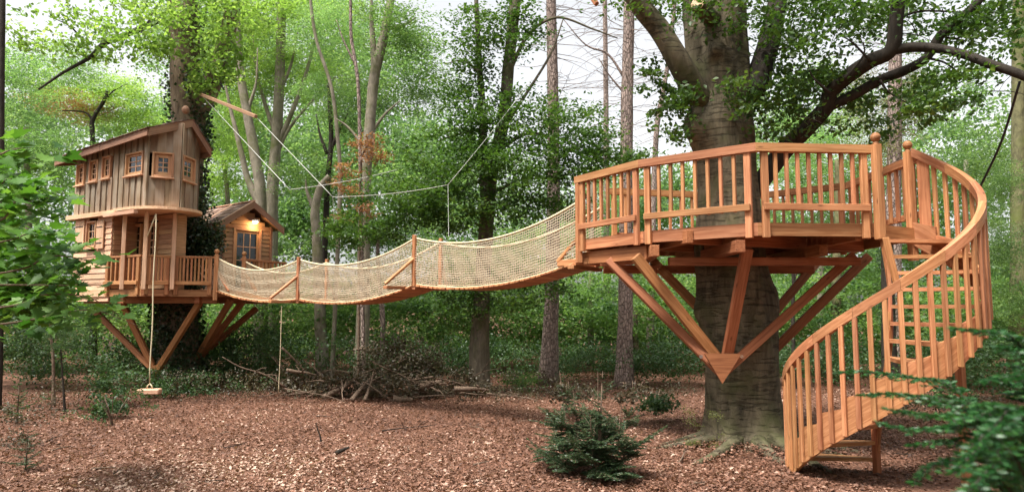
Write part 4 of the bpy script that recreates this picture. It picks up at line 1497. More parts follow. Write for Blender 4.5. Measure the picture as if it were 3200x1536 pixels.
def crown_mesh(var, mat):
    k = (var, mat.name)
    if k in crown_meshes: return crown_meshes[k]
    K = 150
    c_ = rng.normal(size=(K * 4, 3))
    c_ = unit(c_) * (rng.random((K * 4, 1)) ** 0.45)
    keep = [i for i in range(len(c_)) if noise.noise(Vector(c_[i]) * 1.7 + Vector((var * 7.3, 0, 0))) > -0.08][:K]
    c_ = c_[keep] * (0.85 + 0.3 * np.array([[noise.noise(Vector(unit(c_[i:i + 1])[0]) * 1.5 + Vector((0, var * 3.1, 0)))] for i in keep]))
    C, S_, t = clumps(c_, np.full(len(c_), .25), 50, .42, (.028, .05), .3)
    v, f, tt = leaf_arrays(C, S_, .55, .62, .2, tint=t)
    crown_meshes[k] = mesh_np('crown_leaves', v, f, mat, tt)
    return crown_meshes[k]


def tree(name, label, stem, D, w0, w1, bark, crowns=(), limbs=(), leaf=LF_MID, group=None, cat='tree', ns=12, base=True, wob=0.12):
    """stem: pixel points bottom to top at depth D; w: pixel widths; crowns: (px,py,rx,ry[,dD])"""
    P = [at(p[0], p[1], D + (p[2] if len(p) > 2 else 0)) for p in stem]
    b = P[0].copy()
    b.z = gz(b.x, b.y) - .05
    if P[0].z < .35: P[0] = b
    else: P.insert(0, b)
    loc = Vector((b.x, b.y, 0))
    t = thing(name, label, cat, loc, group)
    q = bez(P, 8)
    n = len(q)
    sc_ = D / F / 2
    rr = [(w0 + (w1 - w0) * i / (n - 1)) * sc_ * (1 + .5 * math.exp(-i / 2.0)) for i in range(n)]
    MB().tube(q, rr, ns, wob).build('trunk', bark, t, loc)
    for li in limbs:
        lw = li[0]
        LP = bez([at(p[0], p[1], D + (p[2] if len(p) > 2 else 0)) for p in li[1:]], 6)
        MB().tube(LP, [lw * sc_ * (1 - .75 * i / (len(LP) - 1)) for i in range(len(LP))], 8, .15).build('limb', bark, t, LP[0])
    for i, cr in enumerate(crowns):
        px, py, rx, ry = cr[:4]
        dD = cr[4] if len(cr) > 4 else 0
        lf = cr[5] if len(cr) > 5 else leaf
        o = bpy.data.objects.new('crown', crown_mesh(rnd.randrange(NCROWN), lf))
        c_ = at(px, py, D + dD)
        sx, sz = rx * (D + dD) / F, ry * (D + dD) / F
        link(o, t, Matrix.Translation(c_) @ Matrix.Rotation(rnd.uniform(0, 6.28), 4, 'Z') @ Matrix.Diagonal((sx, sx, sz, 1)))
    return t


def twigs(t, D, stem_px, n, lpx, bark, r=.012, down=.2):
    """bare dead twigs along a pine stem"""
    mb = MB()
    (x0, y0), (x1, y1) = stem_px
    for k in range(n):
        f = rnd.random()
        a = at(x0 + (x1 - x0) * f, y0 + (y1 - y0) * f, D)
        L_ = lpx * D / F * rnd.uniform(.4, 1.1)
        an = rnd.uniform(0, 6.28)
        d = Vector((math.cos(an), math.sin(an), rnd.uniform(-.3, .5) - down))
        q = [a, a + d * L_ * .5 + Vector((0, 0, .03)), a + d * L_ + Vector((0, 0, rnd.uniform(-.2, .2) * L_))]
        mb.tube(bez(q, 3), [r, r * .8, r * .7, r * .55, r * .45, r * .35, r * .25], 4, cap=False)
        for _ in range(2):
            b = q[1].lerp(q[2], rnd.random())
            mb.tube([b, b + Vector((rnd.uniform(-1, 1), rnd.uniform(-1, 1), rnd.uniform(-.6, .6))) * L_ * .3], [r * .4, r * .15], 3, cap=False)
    o = mb.build('twigs', bark, t, WM[t.name].translation)
    o['kind'] = 'stuff'


# ------------------------------------------------------------------ tree house oak with ivy
oak = thing('oak_tree', 'ivy-covered oak carrying the tree house, bright leaves round its upper trunk', 'tree', (-8.72, 17.9, 0))
OD = 17.9
os_ = [Vector((-8.72, OD, -.1)), at(558, 1100, OD), at(557, 950, OD), at(560, 800, OD), at(575, 600, OD), at(588, 430, OD), at(585, 300, OD), at(578, 150, OD), at(572, 0, OD), at(570, -200, OD), at(575, -500, OD)]
q = bez(os_, 8)
orad = [.50 * (1 + .35 * math.exp(-i / 3)) - .16 * i / len(q) for i in range(len(q))]
MB().tube(q, orad, 24, .12).build('trunk', OAK, oak, (-8.72, OD, 0))
limb(oak, [(600, 380, OD), (650, 290, OD), (690, 180, OD), (720, 60, OD), (740, -80, OD), (760, -300, OD)], OD, .26, .16, OAK)
limb(oak, [(640, 300, 17.6), (675, 250, 17.4), (700, 280, 17.0)], OD, .05, .02, DBARK)
limb(oak, [(540, 40, OD), (440, 90, 17.0), (330, 135, 16.4), (280, 180, 16.0), (200, 225, 15.6), (120, 280, 15.3)], OD, .09, .02, DBARK)
limb(oak, [(250, 115, 16.1), (215, 80, 15.9), (150, 50, 15.6)], OD, .025, .008, DBARK)
limb(oak, [(540, -40, OD), (500, 10, 17.2), (430, 120, 16.5)], OD, .05, .012, DBARK)
# ivy: leaves hugging the trunk
ic, ir = [], []
n_iv = 11000
ii = rng.integers(0, len(q) - 1, n_iv)
fz = rng.random(n_iv)
Q = np.array([tuple(p) for p in q])
Ct = Q[ii] + (Q[ii + 1] - Q[ii]) * fz[:, None]
OR = np.array(orad)[ii]
th = rng.random(n_iv) * 6.28
dx, dy = np.cos(th), np.sin(th)
rad_iv = OR + .03 + np.abs(rng.normal(size=n_iv)) * .10
C_iv = Ct + np.stack([dx * rad_iv, dy * rad_iv, np.zeros(n_iv)], 1)
# bare bark on the camera-left side above the roof
zv = C_iv[:, 2]
ang = np.degrees(th) % 360
bare = (zv > 6.6) & (ang > 195) & (ang < 285 + 10 * np.sin(zv * 2)) & (rng.random(n_iv) < .93)
bare |= (zv > 8.4) & (rng.random(n_iv) < .7)
rad_low = None
bare |= (zv < 5.9) & (zv > 2.4) & (rng.random(n_iv) < .0)
C_iv = C_iv[~bare]
og = np.array([-8.72, OD, 0.])
n_ = np.stack([dx, dy, np.full(n_iv, .5)], 1)[~bare]
v, f, tt = leaf_arrays(C_iv - og, rng.uniform(.06, .12, len(C_iv)), .35, .85, .15)
io = link(bpy.data.objects.new('ivy', mesh_np('ivy', v, f, LF_IVY, tt)), oak, Matrix.Translation(Vector(og)))
io['kind'] = 'stuff'
foliage('ivy_mass', [(625, 760, 17.45, 40, 90, .2, 26, .3), (665, 770, 17.6, 25, 70, .15, 14, .22), (610, 620, 17.5, 30, 60, .2, 10, .26), (545, 1010, 17.5, 60, 150, .2, 26, .3), (600, 900, 17.8, 30, 60, .2, 8, .25)], 70, (.06, .11), LF_IVY, oak, flat=1.0, up=.3, origin=(-8.72, OD, 0), kind='stuff')
foliage('foliage', [(670, 120, 17.2, 130, 180, .9, 44, .42), (560, 10, 17, 180, 60, 1, 26, .42), (740, 40, 17.5, 110, 100, .8, 26, .42), (625, 260, 17.0, 40, 70, .3, 8, .3),
                    (420, 70, 16.4, 170, 100, 1.2, 36, .45), (300, 130, 16.0, 110, 70, .8, 18, .4), (160, 90, 15.5, 140, 80, .8, 16, .4), (480, 150, 16.6, 70, 60, .5, 14, .36),
                    (700, 200, 17.4, 60, 70, .4, 14, .3)],
        36, (.09, .15), LF_BRIGHT, oak, flat=.5, up=.5, n_parts=300, origin=(-8.72, OD, 0), kind='stuff')

# ------------------------------------------------------------------ woodland trees that can be told apart
G1 = 'woodland trees round the clearing'
tree('pine_tree', 'dark pine trunk cut off by the left edge of the picture', [(-3, 1150), (2, 700), (4, 300), (8, 0), (8, -200)], 14, 22, 16, DBARK, [], [], group=G1)
tree('slender_tree', 'pale straight grey tree with forking branches behind the outrigger beam', [(850, 1150), (850, 650), (866, 400), (875, 200), (880, 0), (882, -250)], 24, 40, 24, GREYB,
     [(900, 30, 230, 150), (800, 200, 170, 130), (980, 230, 150, 130, 2)], [(20, (855, 480), (900, 380), (950, 250), (985, 120), (1000, 40)), (16, (862, 420), (830, 330), (800, 220), (790, 100)), (14, (858, 500), (905, 400), (990, 300), (1050, 240)), (14, (870, 300), (910, 200), (930, 100))], LF_BRIGHT, G1)
tree('slender_tree', 'twin-stemmed curved grey tree just behind the small cabin roof', [(815, 1150), (815, 640), (795, 480), (772, 350), (752, 230), (740, 80), (735, -150)], 22.5, 38, 20, GREYB,
     [(730, 330, 150, 120, 2), (700, 60, 200, 150, 3)], [(26, (812, 640), (775, 560), (745, 440), (718, 330), (700, 240)), (14, (772, 350), (800, 260), (805, 150))], LF_BRIGHT, G1)
tree('sapling_tree', 'very thin leaning stem left of the forked dark tree', [(1040, 1120), (1062, 600), (1055, 430), (1035, 270), (990, 130), (970, 0), (965, -100)], 20, 15, 9, GREYB, [(1000, 100, 150, 120, 2)], [], LF_FAR, G1)
tree('sapling_tree', 'thin reddish stem rising above the russet bush', [(1135, 1120), (1128, 640), (1125, 440), (1118, 250), (1098, 120), (1095, 0), (1090, -100)], 18, 14, 9, PINE, [(1090, 60, 140, 130, 3)], [(8, (1110, 200), (1075, 130), (1050, 60))], LF_FAR, G1)
tree('oak_tree', 'sturdy oak with forked upper trunk standing behind the middle of the bridge', [(1130, 1190), (1136, 880), (1142, 560), (1155, 400), (1168, 250), (1190, 150), (1205, 90), (1225, -40), (1230, -200)], 19.5, 42, 24, GREYB,
     [(1230, 90, 210, 130), (1290, 280, 190, 110, 1.5), (1100, 330, 150, 120, 2), (1150, 720, 150, 80, 1.5)], [(24, (1172, 240), (1165, 130), (1160, 30), (1165, -80)), (14, (1150, 430), (1200, 360), (1250, 315)), (16, (1205, 90), (1260, 80), (1300, 55)), (12, (1148, 470), (1090, 400), (1050, 370))], LF_MID, G1)
tree('crooked_tree', 'small dark crooked tree with stubby forked limbs left of the sturdy oak', [(1000, 1120), (1018, 700), (1025, 560), (1035, 440), (1030, 330), (1028, 260)], 22, 22, 12, DBARK, [(1010, 300, 120, 100, 1)], [(16, (1028, 480), (1060, 410), (1088, 352)), (12, (1022, 480), (1000, 420), (988, 355))], LF_FAR, G1)
cb_ = tree('beech_tree', 'double-trunked dark beech with layered drooping sprays right of the bridge middle', [(1500, 1190), (1508, 900), (1525, 640), (1540, 520), (1572, 380), (1590, 200), (1610, 0), (1625, -200)], 16.8, 50, 32, DGREY,
     [], [(34, (1520, 680), (1512, 480), (1508, 350), (1498, 200), (1488, 0), (1480, -150)), (14, (1545, 480), (1640, 420), (1740, 430), (1840, 470)), (14, (1560, 420), (1640, 300), (1720, 170), (1760, 60)), (12, (1510, 400), (1430, 420), (1370, 440)), (12, (1520, 560), (1400, 600), (1290, 660), (1200, 720)),
          (14, (1590, 230), (1650, 110), (1740, 55), (1850, 90), (1930, 120)), (12, (1500, 230), (1450, 190), (1390, 200)), (30, (1478, 1190), (1482, 1000), (1500, 820)), (12, (1540, 600), (1640, 560), (1760, 560))], LF_DARK, G1)
foliage('foliage', [(1480, 130, 16.5, 70, 150, .8, 34, .45), (1620, 90, 16.5, 90, 100, .8, 22, .4), (1560, 360, 16.2, 160, 110, 1.2, 44, .5), (1740, 400, 15.8, 170, 90, 1.2, 46, .5), (1900, 500, 15.6, 130, 60, 1, 30, .45),
                    (1650, 520, 15.6, 230, 90, 1.3, 64, .5), (1390, 480, 16.2, 130, 90, 1, 30, .5), (1280, 620, 15.8, 160, 80, 1, 40, .5), (1150, 720, 15.8, 150, 50, .8, 30, .45), (1420, 650, 16, 180, 80, 1, 44, .5),
                    (1650, 650, 16, 170, 80, 1, 34, .5), (1400, 300, 16.4, 90, 60, .8, 14, .4), (1620, 900, 16.4, 150, 90, 1, 30, .5), (1420, 930, 17, 130, 90, 1, 24, .5)],
        78, (.07, .12), LF_DARK, cb_, flat=.3, up=.65, origin=WM[cb_.name].translation, kind='stuff')
p1 = tree('pine_tree', 'pale scaly pine trunk seen through the right end of the bridge net', [(1714, 1178), (1728, 800), (1730, 500), (1728, 300), (1722, 0), (1720, -200)], 19, 46, 30, PINE, [], [], group=G1, ns=16)
twigs(p1, 19, ((1728, 500), (1722, 0)), 60, 190, STICKM)
p2 = tree('pine_tree', 'straight reddish grey pine just left of the railing top corner', [(1950, 1195), (1955, 880), (1958, 400), (1962, 200), (1966, 0), (1968, -200)], 18.2, 48, 30, PINE, [], [(10, (1955, 250), (1900, 170), (1830, 140), (1760, 60)), (8, (1958, 300), (1900, 230), (1870, 180))], group=G1, ns=16)
twigs(p2, 18.2, ((1958, 420), (1966, -20)), 60, 170, STICKM)
p3 = tree('pine_tree', 'thin distant pine between the two scaly pines', [(1895, 1150), (1895, 600), (1893, 250), (1890, 0), (1890, -100)], 29, 20, 12, PINE, [], [], group=G1)
twigs(p3, 29, ((1894, 500), (1890, 0)), 60, 130, STICKM, .016)
p4 = tree('pine_tree', 'thin leaning pine close beside the big beech limb', [(2030, 1120), (2048, 470), (2072, 290), (2090, 180), (2110, 0)], 26, 20, 12, PINE, [], [], group=G1)
twigs(p4, 26, ((2050, 460), (2110, 0)), 50, 150, STICKM, .014)
tree('birch_tree', 'small grey birch stem behind the brush pile under the bridge', [(1195, 1150), (1196, 1000), (1190, 930), (1180, 800), (1185, 700)], 20.5, 18, 10, PINE, [(1190, 760, 100, 90, 1)], [], LF_MID, G1)
p5 = tree('larch_tree', 'pinkish larch trunk between the two ball-topped posts', [(2795, 1180), (2793, 700), (2795, 400), (2797, 200), (2800, 0), (2800, -150)], 19, 46, 34, PINE, [(2740, 430, 120, 160, .5, LF_OLIVE), (2840, 300, 100, 150, 1, LF_OLIVE), (2680, 280, 90, 120, 1, LF_OLIVE), (2860, 560, 80, 120, 1, LF_OLIVE)], [], group=G1, ns=16)
twigs(p5, 19, ((2794, 560), (2800, 0)), 70, 200, STICKM)
tree('mossy_tree', 'mossy green-brown trunk at the right edge of the picture', [(3180, 1280), (3182, 600), (3183, 200), (3185, 0), (3192, -200)], 17, 42, 34, MOSSB, [(3150, 560, 90, 90, -2), (3130, 760, 110, 120, -2.5), (3160, 930, 110, 110, -2.5), (3080, 660, 70, 80, -1)], [], LF_MID, G1)
tree('crooked_tree', 'thin black crooked tree seen under the platform right of the beech', [(2480, 1150), (2478, 950), (2480, 880), (2470, 820), (2440, 800)], 18, 14, 8, DBARK, [(2470, 760, 110, 70, 1)], [(8, (2480, 880), (2500, 820), (2520, 790))], LF_MID, G1)
tree('slender_tree', 'pale mossy thin trunk seen beneath the platform braces at the right', [(2610, 1150), (2614, 850), (2620, 700), (2620, 500)], 20, 30, 22, MOSSB, [(2620, 640, 140, 130, 1)], [], LF_MID, G1)
tree('slender_tree', 'thin pale trunk seen below the platform left end', [(1845, 1150), (1846, 870), (1850, 700), (1850, 560)], 25, 18, 14, GREYB, [(1850, 640, 150, 130, 2)], [], LF_FAR, G1)
tree('stub_tree', 'short pale trunk behind the right scaly pine', [(1985, 1180), (1984, 1060), (1982, 960)], 23, 26, 20, PINE, [(1980, 900, 150, 90, 1)], [], LF_MID, G1)
tree('sapling_tree', 'slim crooked sapling left of the swing, taller of the pair', [(170, 1250), (166, 1120), (158, 1030), (160, 940)], 14.5, 10, 6, STICKM, [(150, 900, 110, 80, 0)], [], LF_UNDER, G1)
tree('sapling_tree', 'short dark sapling stem right beside the slim crooked sapling', [(205, 1270), (196, 1180), (190, 1090)], 13.8, 7, 4, DBARK, [(190, 1050, 80, 60, 0)], [], LF_UNDER, G1)
tree('oak_tree', 'dark forked small tree with orange-tinged crown above the tower roof', [(290, 1150), (290, 600), (289, 420), (290, 375), (325, 315), (335, 285)], 26, 18, 9, DBARK,
     [(330, 290, 210, 70, 1, LF_BRIGHT), (420, 370, 170, 80, 2, LF_BRIGHT), (250, 330, 150, 60, 1, LF_RED)], [(9, (290, 375), (262, 350), (180, 345)), (7, (325, 315), (360, 280), (400, 262))], LF_BRIGHT, G1)
tree('wild_tree', 'bright bushy tree filling the gap between tower house and cabin', [(720, 1150), (715, 700), (700, 500)], 24, 20, 12, GREYB, [(700, 540, 150, 110), (720, 440, 100, 90)], [], LF_BRIGHT, G1)
tree('wild_tree', 'thick leaning dark trunk with gnarled fork behind the cables', [(1010, 1150), (990, 760), (985, 660), (1000, 590), (1030, 550)], 21, 34, 20, GREYB, [(1000, 560, 190, 110, 1.5)], [(16, (985, 660), (960, 600), (955, 560))], LF_MID, G1)
tree('maple_tree', 'bushy maple behind the tower house at the far left', [(100, 1150), (90, 700), (80, 400)], 22, 24, 14, GREYB, [(70, 260, 170, 130), (40, 450, 170, 130), (180, 480, 150, 110), (240, 200, 130, 90)], [], LF_FAR, G1)
tree('ivy_tree', 'ivy-clad trunk seen through the stair beneath the larch', [(2780, 1180), (2775, 900), (2770, 700)], 17.5, 40, 34, DBARK, [(2770, 800, 34, 110, 0, LF_IVY), (2775, 960, 34, 100, 0, LF_IVY)], [], LF_IVY, G1)
tree('broad_tree', 'leafy tree standing behind the curved stair railing at the right', [(3010, 1180), (3015, 800), (3020, 500)], 22, 26, 14, GREYB, [(2990, 560, 170, 120), (3120, 480, 150, 120), (3060, 800, 160, 160), (3140, 950, 150, 150)], [], LF_MID, G1)
tree('broad_tree', 'leafy tree standing behind the right side of the platform railing', [(2560, 1180), (2565, 800), (2560, 500)], 24, 24, 14, GREYB, [(2500, 560, 190, 100), (2680, 520, 140, 110), (2580, 420, 170, 90)], [], LF_FAR, G1)
rt = tree('russet_tree', 'slim tree with rusty dead foliage beside the sturdy oak trunk', [(1120, 1150), (1125, 700), (1130, 500), (1170, 430)], 17.6, 10, 5, STICKM, [], [], LF_RED, G1)
foliage('foliage', [(1155, 470, 17.4, 60, 40, .3, 10, .28), (1080, 560, 17.4, 70, 50, .3, 8, .25), (1110, 640, 17.4, 70, 60, .4, 7, .25)], 90, (.05, .09), LF_RED, rt, origin=WM[rt.name].translation, kind='stuff')

# ------------------------------------------------------------------ masses of leaves
foliage('far_wood', [(900, 720, 33, 330, 110, 3, 90, 1.0), (2050, 620, 33, 160, 80, 3, 24, .9), (200, 640, 34, 420, 200, 4, 120, 1.1), (700, 560, 36, 350, 260, 5, 150, 1.2), (1150, 560, 34, 350, 230, 5, 150, 1.1), (1600, 750, 32, 380, 160, 4, 110, 1.0), (2100, 760, 34, 380, 170, 4, 120, 1.0),
                     (2600, 700, 32, 380, 230, 4, 120, 1.0), (3050, 650, 30, 300, 330, 4, 120, 1.0), (60, 330, 38, 260, 200, 5, 80, 1.2), (330, 360, 37, 300, 110, 4, 60, 1.1), (900, 330, 42, 420, 190, 5, 200, 1.3), (980, 110, 42, 360, 130, 5, 120, 1.3), (1430, 560, 40, 330, 120, 4, 90, 1.2), (560, 120, 44, 150, 120, 4, 30, 1.2),
                     (2800, 300, 36, 420, 170, 4, 50, 1.1), (2420, 420, 36, 200, 100, 4, 40, 1.1), (600, 400, 36, 260, 140, 4, 50, 1.1), (1300, 480, 36, 200, 110, 4, 60, 1.1), (1180, 190, 38, 190, 110, 4, 44, 1.1), (700, 150, 40, 160, 110, 4, 30, 1.1), (2000, 560, 36, 200, 90, 4, 30, 1)],
        110, (.15, .26), LF_FAR, None, flat=.5, up=.5, kind='stuff')
# unseen leaf masses of the wood, added behind the camera to block low sky
cs_, rs_ = [], []
for k in range(1150):
    a = rnd.uniform(R(150), R(390)) if k % 6 else rnd.uniform(R(165), R(375))
    rr = rnd.uniform(15, 27)
    x, y = rr * math.cos(a) * 1.15, rr * math.sin(a) + 1
    if y > 3 and abs(x) < 14 + y * .8: continue
    cs_.append((x, y, rnd.uniform(.4, 21))); rs_.append(rnd.uniform(1.2, 2.0))
C_, S_, t_ = clumps(np.array(cs_), np.array(rs_), 150, .6, (.22, .36))
v, f, tt = leaf_arrays(C_, S_, .4, .65, .2, tint=t_)
wo_ = link(bpy.data.objects.new('woodland_edge', mesh_np('woodland_edge', v, f, LF_DARK, tt)))
wo_['kind'] = 'stuff'
foliage('shrubbery', [(150, 930, 23, 330, 130, 2.5, 110, .7), (520, 1000, 23, 260, 120, 2, 80, .7), (900, 960, 22.5, 260, 130, 2, 100, .7), (1250, 960, 22.5, 260, 120, 2, 90, .7), (1600, 960, 23, 260, 130, 2, 100, .7),
                      (1900, 960, 23, 260, 130, 2, 100, .7), (2300, 960, 22, 300, 130, 2, 90, .7), (2700, 960, 21, 280, 150, 2, 100, .7), (3080, 960, 18, 220, 170, 2, 80, .65), (1450, 800, 25, 420, 120, 2, 80, .8), (2300, 860, 26, 500, 100, 2, 90, .8)],
        100, (.09, .15), LF_MID, None, flat=.22, up=.68, kind='stuff', tv=.25)
foliage('distant_thicket', [(500, 1010, 29, 700, 130, 3, 200, 1.0), (1500, 1010, 29, 700, 130, 3, 200, 1.0), (2500, 1010, 28, 700, 130, 3, 200, 1.0)], 100, (.13, .21), LF_MID, None, flat=.5, up=.5, kind='stuff')
foliage('undergrowth', [(180, 1110, 18.5, 330, 70, 1.5, 80, .45), (560, 1130, 20, 260, 60, 1.2, 60, .45), (800, 1110, 18.5, 200, 90, 1, 70, .5), (1250, 1120, 20, 300, 70, 1.3, 70, .45), (1600, 1120, 20.5, 260, 55, 1.2, 50, .45),
                        (1850, 1120, 20.5, 160, 55, 1.2, 40, .45), (2100, 1110, 18.5, 150, 80, 1, 50, .45), (2560, 1120, 18.5, 240, 70, 1.2, 60, .45), (3030, 1120, 15, 220, 100, 1.2, 70, .42), (60, 1000, 17.5, 160, 120, 1, 50, .5),
                        (500, 1230, 16.8, 160, 24, .8, 24, .25)],
        95, (.055, .10), LF_UNDER, None, flat=.5, up=.5, kind='stuff')

# ------------------------------------------------------------------ litter, brush pile, sticks
NL = 330000
Dl = 7.2 + (30 - 7.2) * rng.random(NL * 2) ** 1.35
Xl = (rng.random(NL * 2) * 2 - 1) * Dl * .84
ok = (np.hypot(Xl - 3.62, Dl - 10.78) > .62)
Xl, Dl = Xl[ok][:NL], Dl[ok][:NL]
Zl = gz_np(Xl, Dl) + rng.random(len(Xl)) * .035 + .13 * np.exp(-((np.hypot(Xl - 3.7, Dl - 10.5) - .6) / .55) ** 2) * (.4 + .6 * rng.random(len(Xl)))
pat = np.array([noise.noise(Vector((x * .35, y * .35, 0))) for x, y in zip(Xl[::1], Dl[::1])])
pale_patch = np.exp(-((Xl + 3.2) / 2.6) ** 2 - ((Dl - 8.6) / 1.5) ** 2)  # patch of lighter leaf tint, left of centre
pat2 = np.array([noise.noise(Vector((x * 1.3, y * 1.3, 5))) for x, y in zip(Xl, Dl)])
tl_ = np.clip(rng.beta(1.7, 2.1, len(Xl)) + pat * .32 + pat2 * .2 + pale_patch * .22, 0, 1)
v, f, tt = leaf_arrays(np.stack([Xl, Dl, Zl], 1), (.016 + .062 * rng.random(len(Xl)) ** 2.2), .74, .58, .35, tint=tl_)
lo2 = link(bpy.data.objects.new('leaf_litter', mesh_np('leaf_litter', v, f, LF_LITTER, tt)))
lo2['kind'] = 'stuff'


def stick(name, label, a, b, r, mat=STICKM, group=None, cat='stick', bend=.035, fork=0):
    a, b = Vector(a), Vector(b)
    L_ = (b - a).length
    m1 = a.lerp(b, .35) + Vector((rnd.uniform(-1, 1), rnd.uniform(-1, 1), rnd.uniform(-.3, 1))) * bend * L_
    m2 = a.lerp(b, .7) + Vector((rnd.uniform(-1, 1), rnd.uniform(-1, 1), rnd.uniform(-.3, 1))) * bend * L_
    q = bez([a, m1, m2, b], 5)
    mb = MB().tube(q, [r * (1 - .6 * i / (len(q) - 1)) for i in range(len(q))], 7, .2)
    for _ in range(fork):
        k_ = rnd.randrange(5, 12)
        d = Vector((rnd.uniform(-1, 1), rnd.uniform(-1, 1), rnd.uniform(-.2, .8))).normalized() * L_ * rnd.uniform(.15, .4)
        mb.tube([q[k_], q[k_] + d * .5 + Vector((0, 0, .02)), q[k_] + d], [r * .5, r * .35, r * .15], 5, .1)
    return tag(mb.build(name, mat, None, a), label, cat, group)


def gnd(px, py):
    p = at_z(px, py, 0)
    p.z = gz(p.x, p.y)
    return p


BP = 'sticks heaped in the brush pile'
for (x0, y0, d0, x1, y1, d1, r, lab) in (
        (1010, 1240, 15.6, 1150, 1170, 16.4, .07, 'thick dark log leaning up at the front of the brush pile'),
        (1100, 1250, 15.3, 1175, 1165, 16.0, .06, 'thick log propped steeply in the middle of the brush pile'),
        (1140, 1250, 15.2, 1168, 1160, 15.9, .045, 'thin upright pole propped beside the thick log in the brush pile'),
        (880, 1085, 16.0, 960, 1165, 16.2, .03, 'long pale bare stick slanting down beside the hanging rope'),
        (895, 1155, 15.9, 990, 1172, 16.0, .04, 'pale forked branch lying at the left end of the brush pile'),
        (1420, 1215, 15.6, 1530, 1218, 15.8, .07, 'mossy log lying flat at the right end of the brush pile'),
        (1105, 1092, 17.0, 1180, 1090, 17.0, .035, 'horizontal broken branch across the oak trunk base'),
        (1230, 1245, 15.4, 1290, 1248, 15.4, .09, 'short thick mossy log at the front right of the brush pile'),
        (1310, 1210, 15.8, 1380, 1190, 16.0, .09, 'fat brown log resting on top right of the brush pile')):
    stick('branch', lab, at(x0, y0, d0), at(x1, y1, d1), r, group=BP, fork=2)
for k in range(70):
    px = rnd.uniform(880, 1530)
    hgt = 1 - abs((px - 1180) / 360) ** 2
    py = 1240 - rnd.random() * 85 * max(.2, hgt)
    D_ = rnd.uniform(15.4, 17.2)
    a = at(px, py, D_)
    a.z = max(a.z, .08)
    ln = rnd.uniform(.5, 1.7)
    an = rnd.uniform(0, 6.28)
    d = Vector((math.cos(an), math.sin(an) * .6, rnd.uniform(-.35, .5))) * ln
    b = a + d
    b.z = max(b.z, .06)
    stick('branch', 'tangled bare branch lying in the brush pile below the bridge', a, b, rnd.uniform(.010, .027), group=BP, fork=2, cat='stick')
foliage('dry_brush', [(1250, 1130, 16.6, 140, 70, .5, 60, .35), (1180, 1205, 15.9, 260, 36, .6, 44, .3), (1420, 1200, 16.4, 120, 40, .5, 14, .3), (960, 1200, 16.4, 120, 45, .5, 14, .3)], 75, (.05, .09), LF_DRY, None, flat=.7, up=.3, kind='stuff')

GS = 'sticks scattered on the leaf litter'
p = gnd(1003, 1384)
stick('stick', 'dark stick standing upright in the leaf litter of the clearing', p, at(990, 1320, p.y), .016, DBARK, GS)
a, b = gnd(1052, 1422), gnd(1090, 1412)
stick('log', 'short black piece of wood lying on the litter near the upright stick', a + UP * .04, b + UP * .07, .035, DBARK, GS, 'wood')
stick('stick', 'long thin forked twig lying across the middle of the clearing', gnd(1195, 1350) + UP * .03, gnd(1365, 1332) + UP * .05, .012, DBARK, GS, fork=3)
for lab, x0, y0, x1, y1 in (('pale stick lying left of the small plants by the swing', 160, 1412, 215, 1402), ('thin dark stick in the lower left of the clearing', 285, 1468, 362, 1468), ('short dark twig at the lower middle left', 480, 1500, 500, 1480),
                            ('brown stick lying under the big platform tree roots', 2120, 1460, 2160, 1410), ('small dark twig near the bottom of the clearing', 1480, 1460, 1530, 1450), ('brown stick far right behind the stairs', 3000, 1240, 3180, 1248)):
    stick('stick', lab, gnd(x0, y0) + UP * .03, gnd(x1, y1) + UP * .04, .014, STICKM, GS, fork=1)
for k in range(60):
    px, py = rnd.uniform(0, 3200), rnd.uniform(1260, 1530)
    a = gnd(px, py)
    an = rnd.uniform(0, 6.28)
    b = a + Vector((math.cos(an), math.sin(an), 0)) * rnd.uniform(.15, .5)
    b.z = gz(b.x, b.y)
    stick('twig', 'small bare twig lying loose among the fallen leaves', a + UP * .03, b + UP * .03, rnd.uniform(.005, .011), STICKM if k % 2 else DBARK, 'small twigs among the fallen leaves', fork=1, cat='twig')


# ------------------------------------------------------------------ conifers and foreground leaves
def needle_branch(P, side_len, nl, step, VV, stems, droop=.15, r=.006, flat=Vector((0, 0, 1)), sub=2):
    """flat fir spray along polyline P; collects needle leaves (base, dir, normal, length)"""
    q = bez(P, 8)
    L_ = sum((q[i + 1] - q[i]).length for i in range(len(q) - 1))
    stems.append((q, r))
    acc = 0
    nxt = .04
    for i in range(len(q) - 1):
        seg = q[i + 1] - q[i]
        acc += seg.length
        f = acc / L_
        t = seg.normalized()
        s = t.cross(flat).normalized()
        if acc > nxt:
            nxt = acc + step
            for sg in (-1, 1):
                ln = side_len * (1.05 - f) * rnd.uniform(.7, 1.1)
                d = (t * .75 + s * sg + Vector((0, 0, -droop * rnd.random()))).normalized()
                tw = [q[i], q[i] + d * ln * .5, q[i] + d * ln + Vector((0, 0, -droop * ln * .5))]
                stems.append((tw, r * .5))
                add_needles(tw, nl, VV, flat)
                if sub and ln > .12:
                    for ff in (.35, .6, .8):
                        b0 = tw[0].lerp(tw[2], ff)
                        for s2 in (-1, 1):
                            d2 = (d + d.cross(flat) * s2 * .9).normalized()
                            t2 = [b0, b0 + d2 * ln * .35 * (1.1 - ff)]
                            stems.append((t2, r * .35))
                            add_needles(t2, nl, VV, flat)
    add_needles(q, nl, VV, flat)


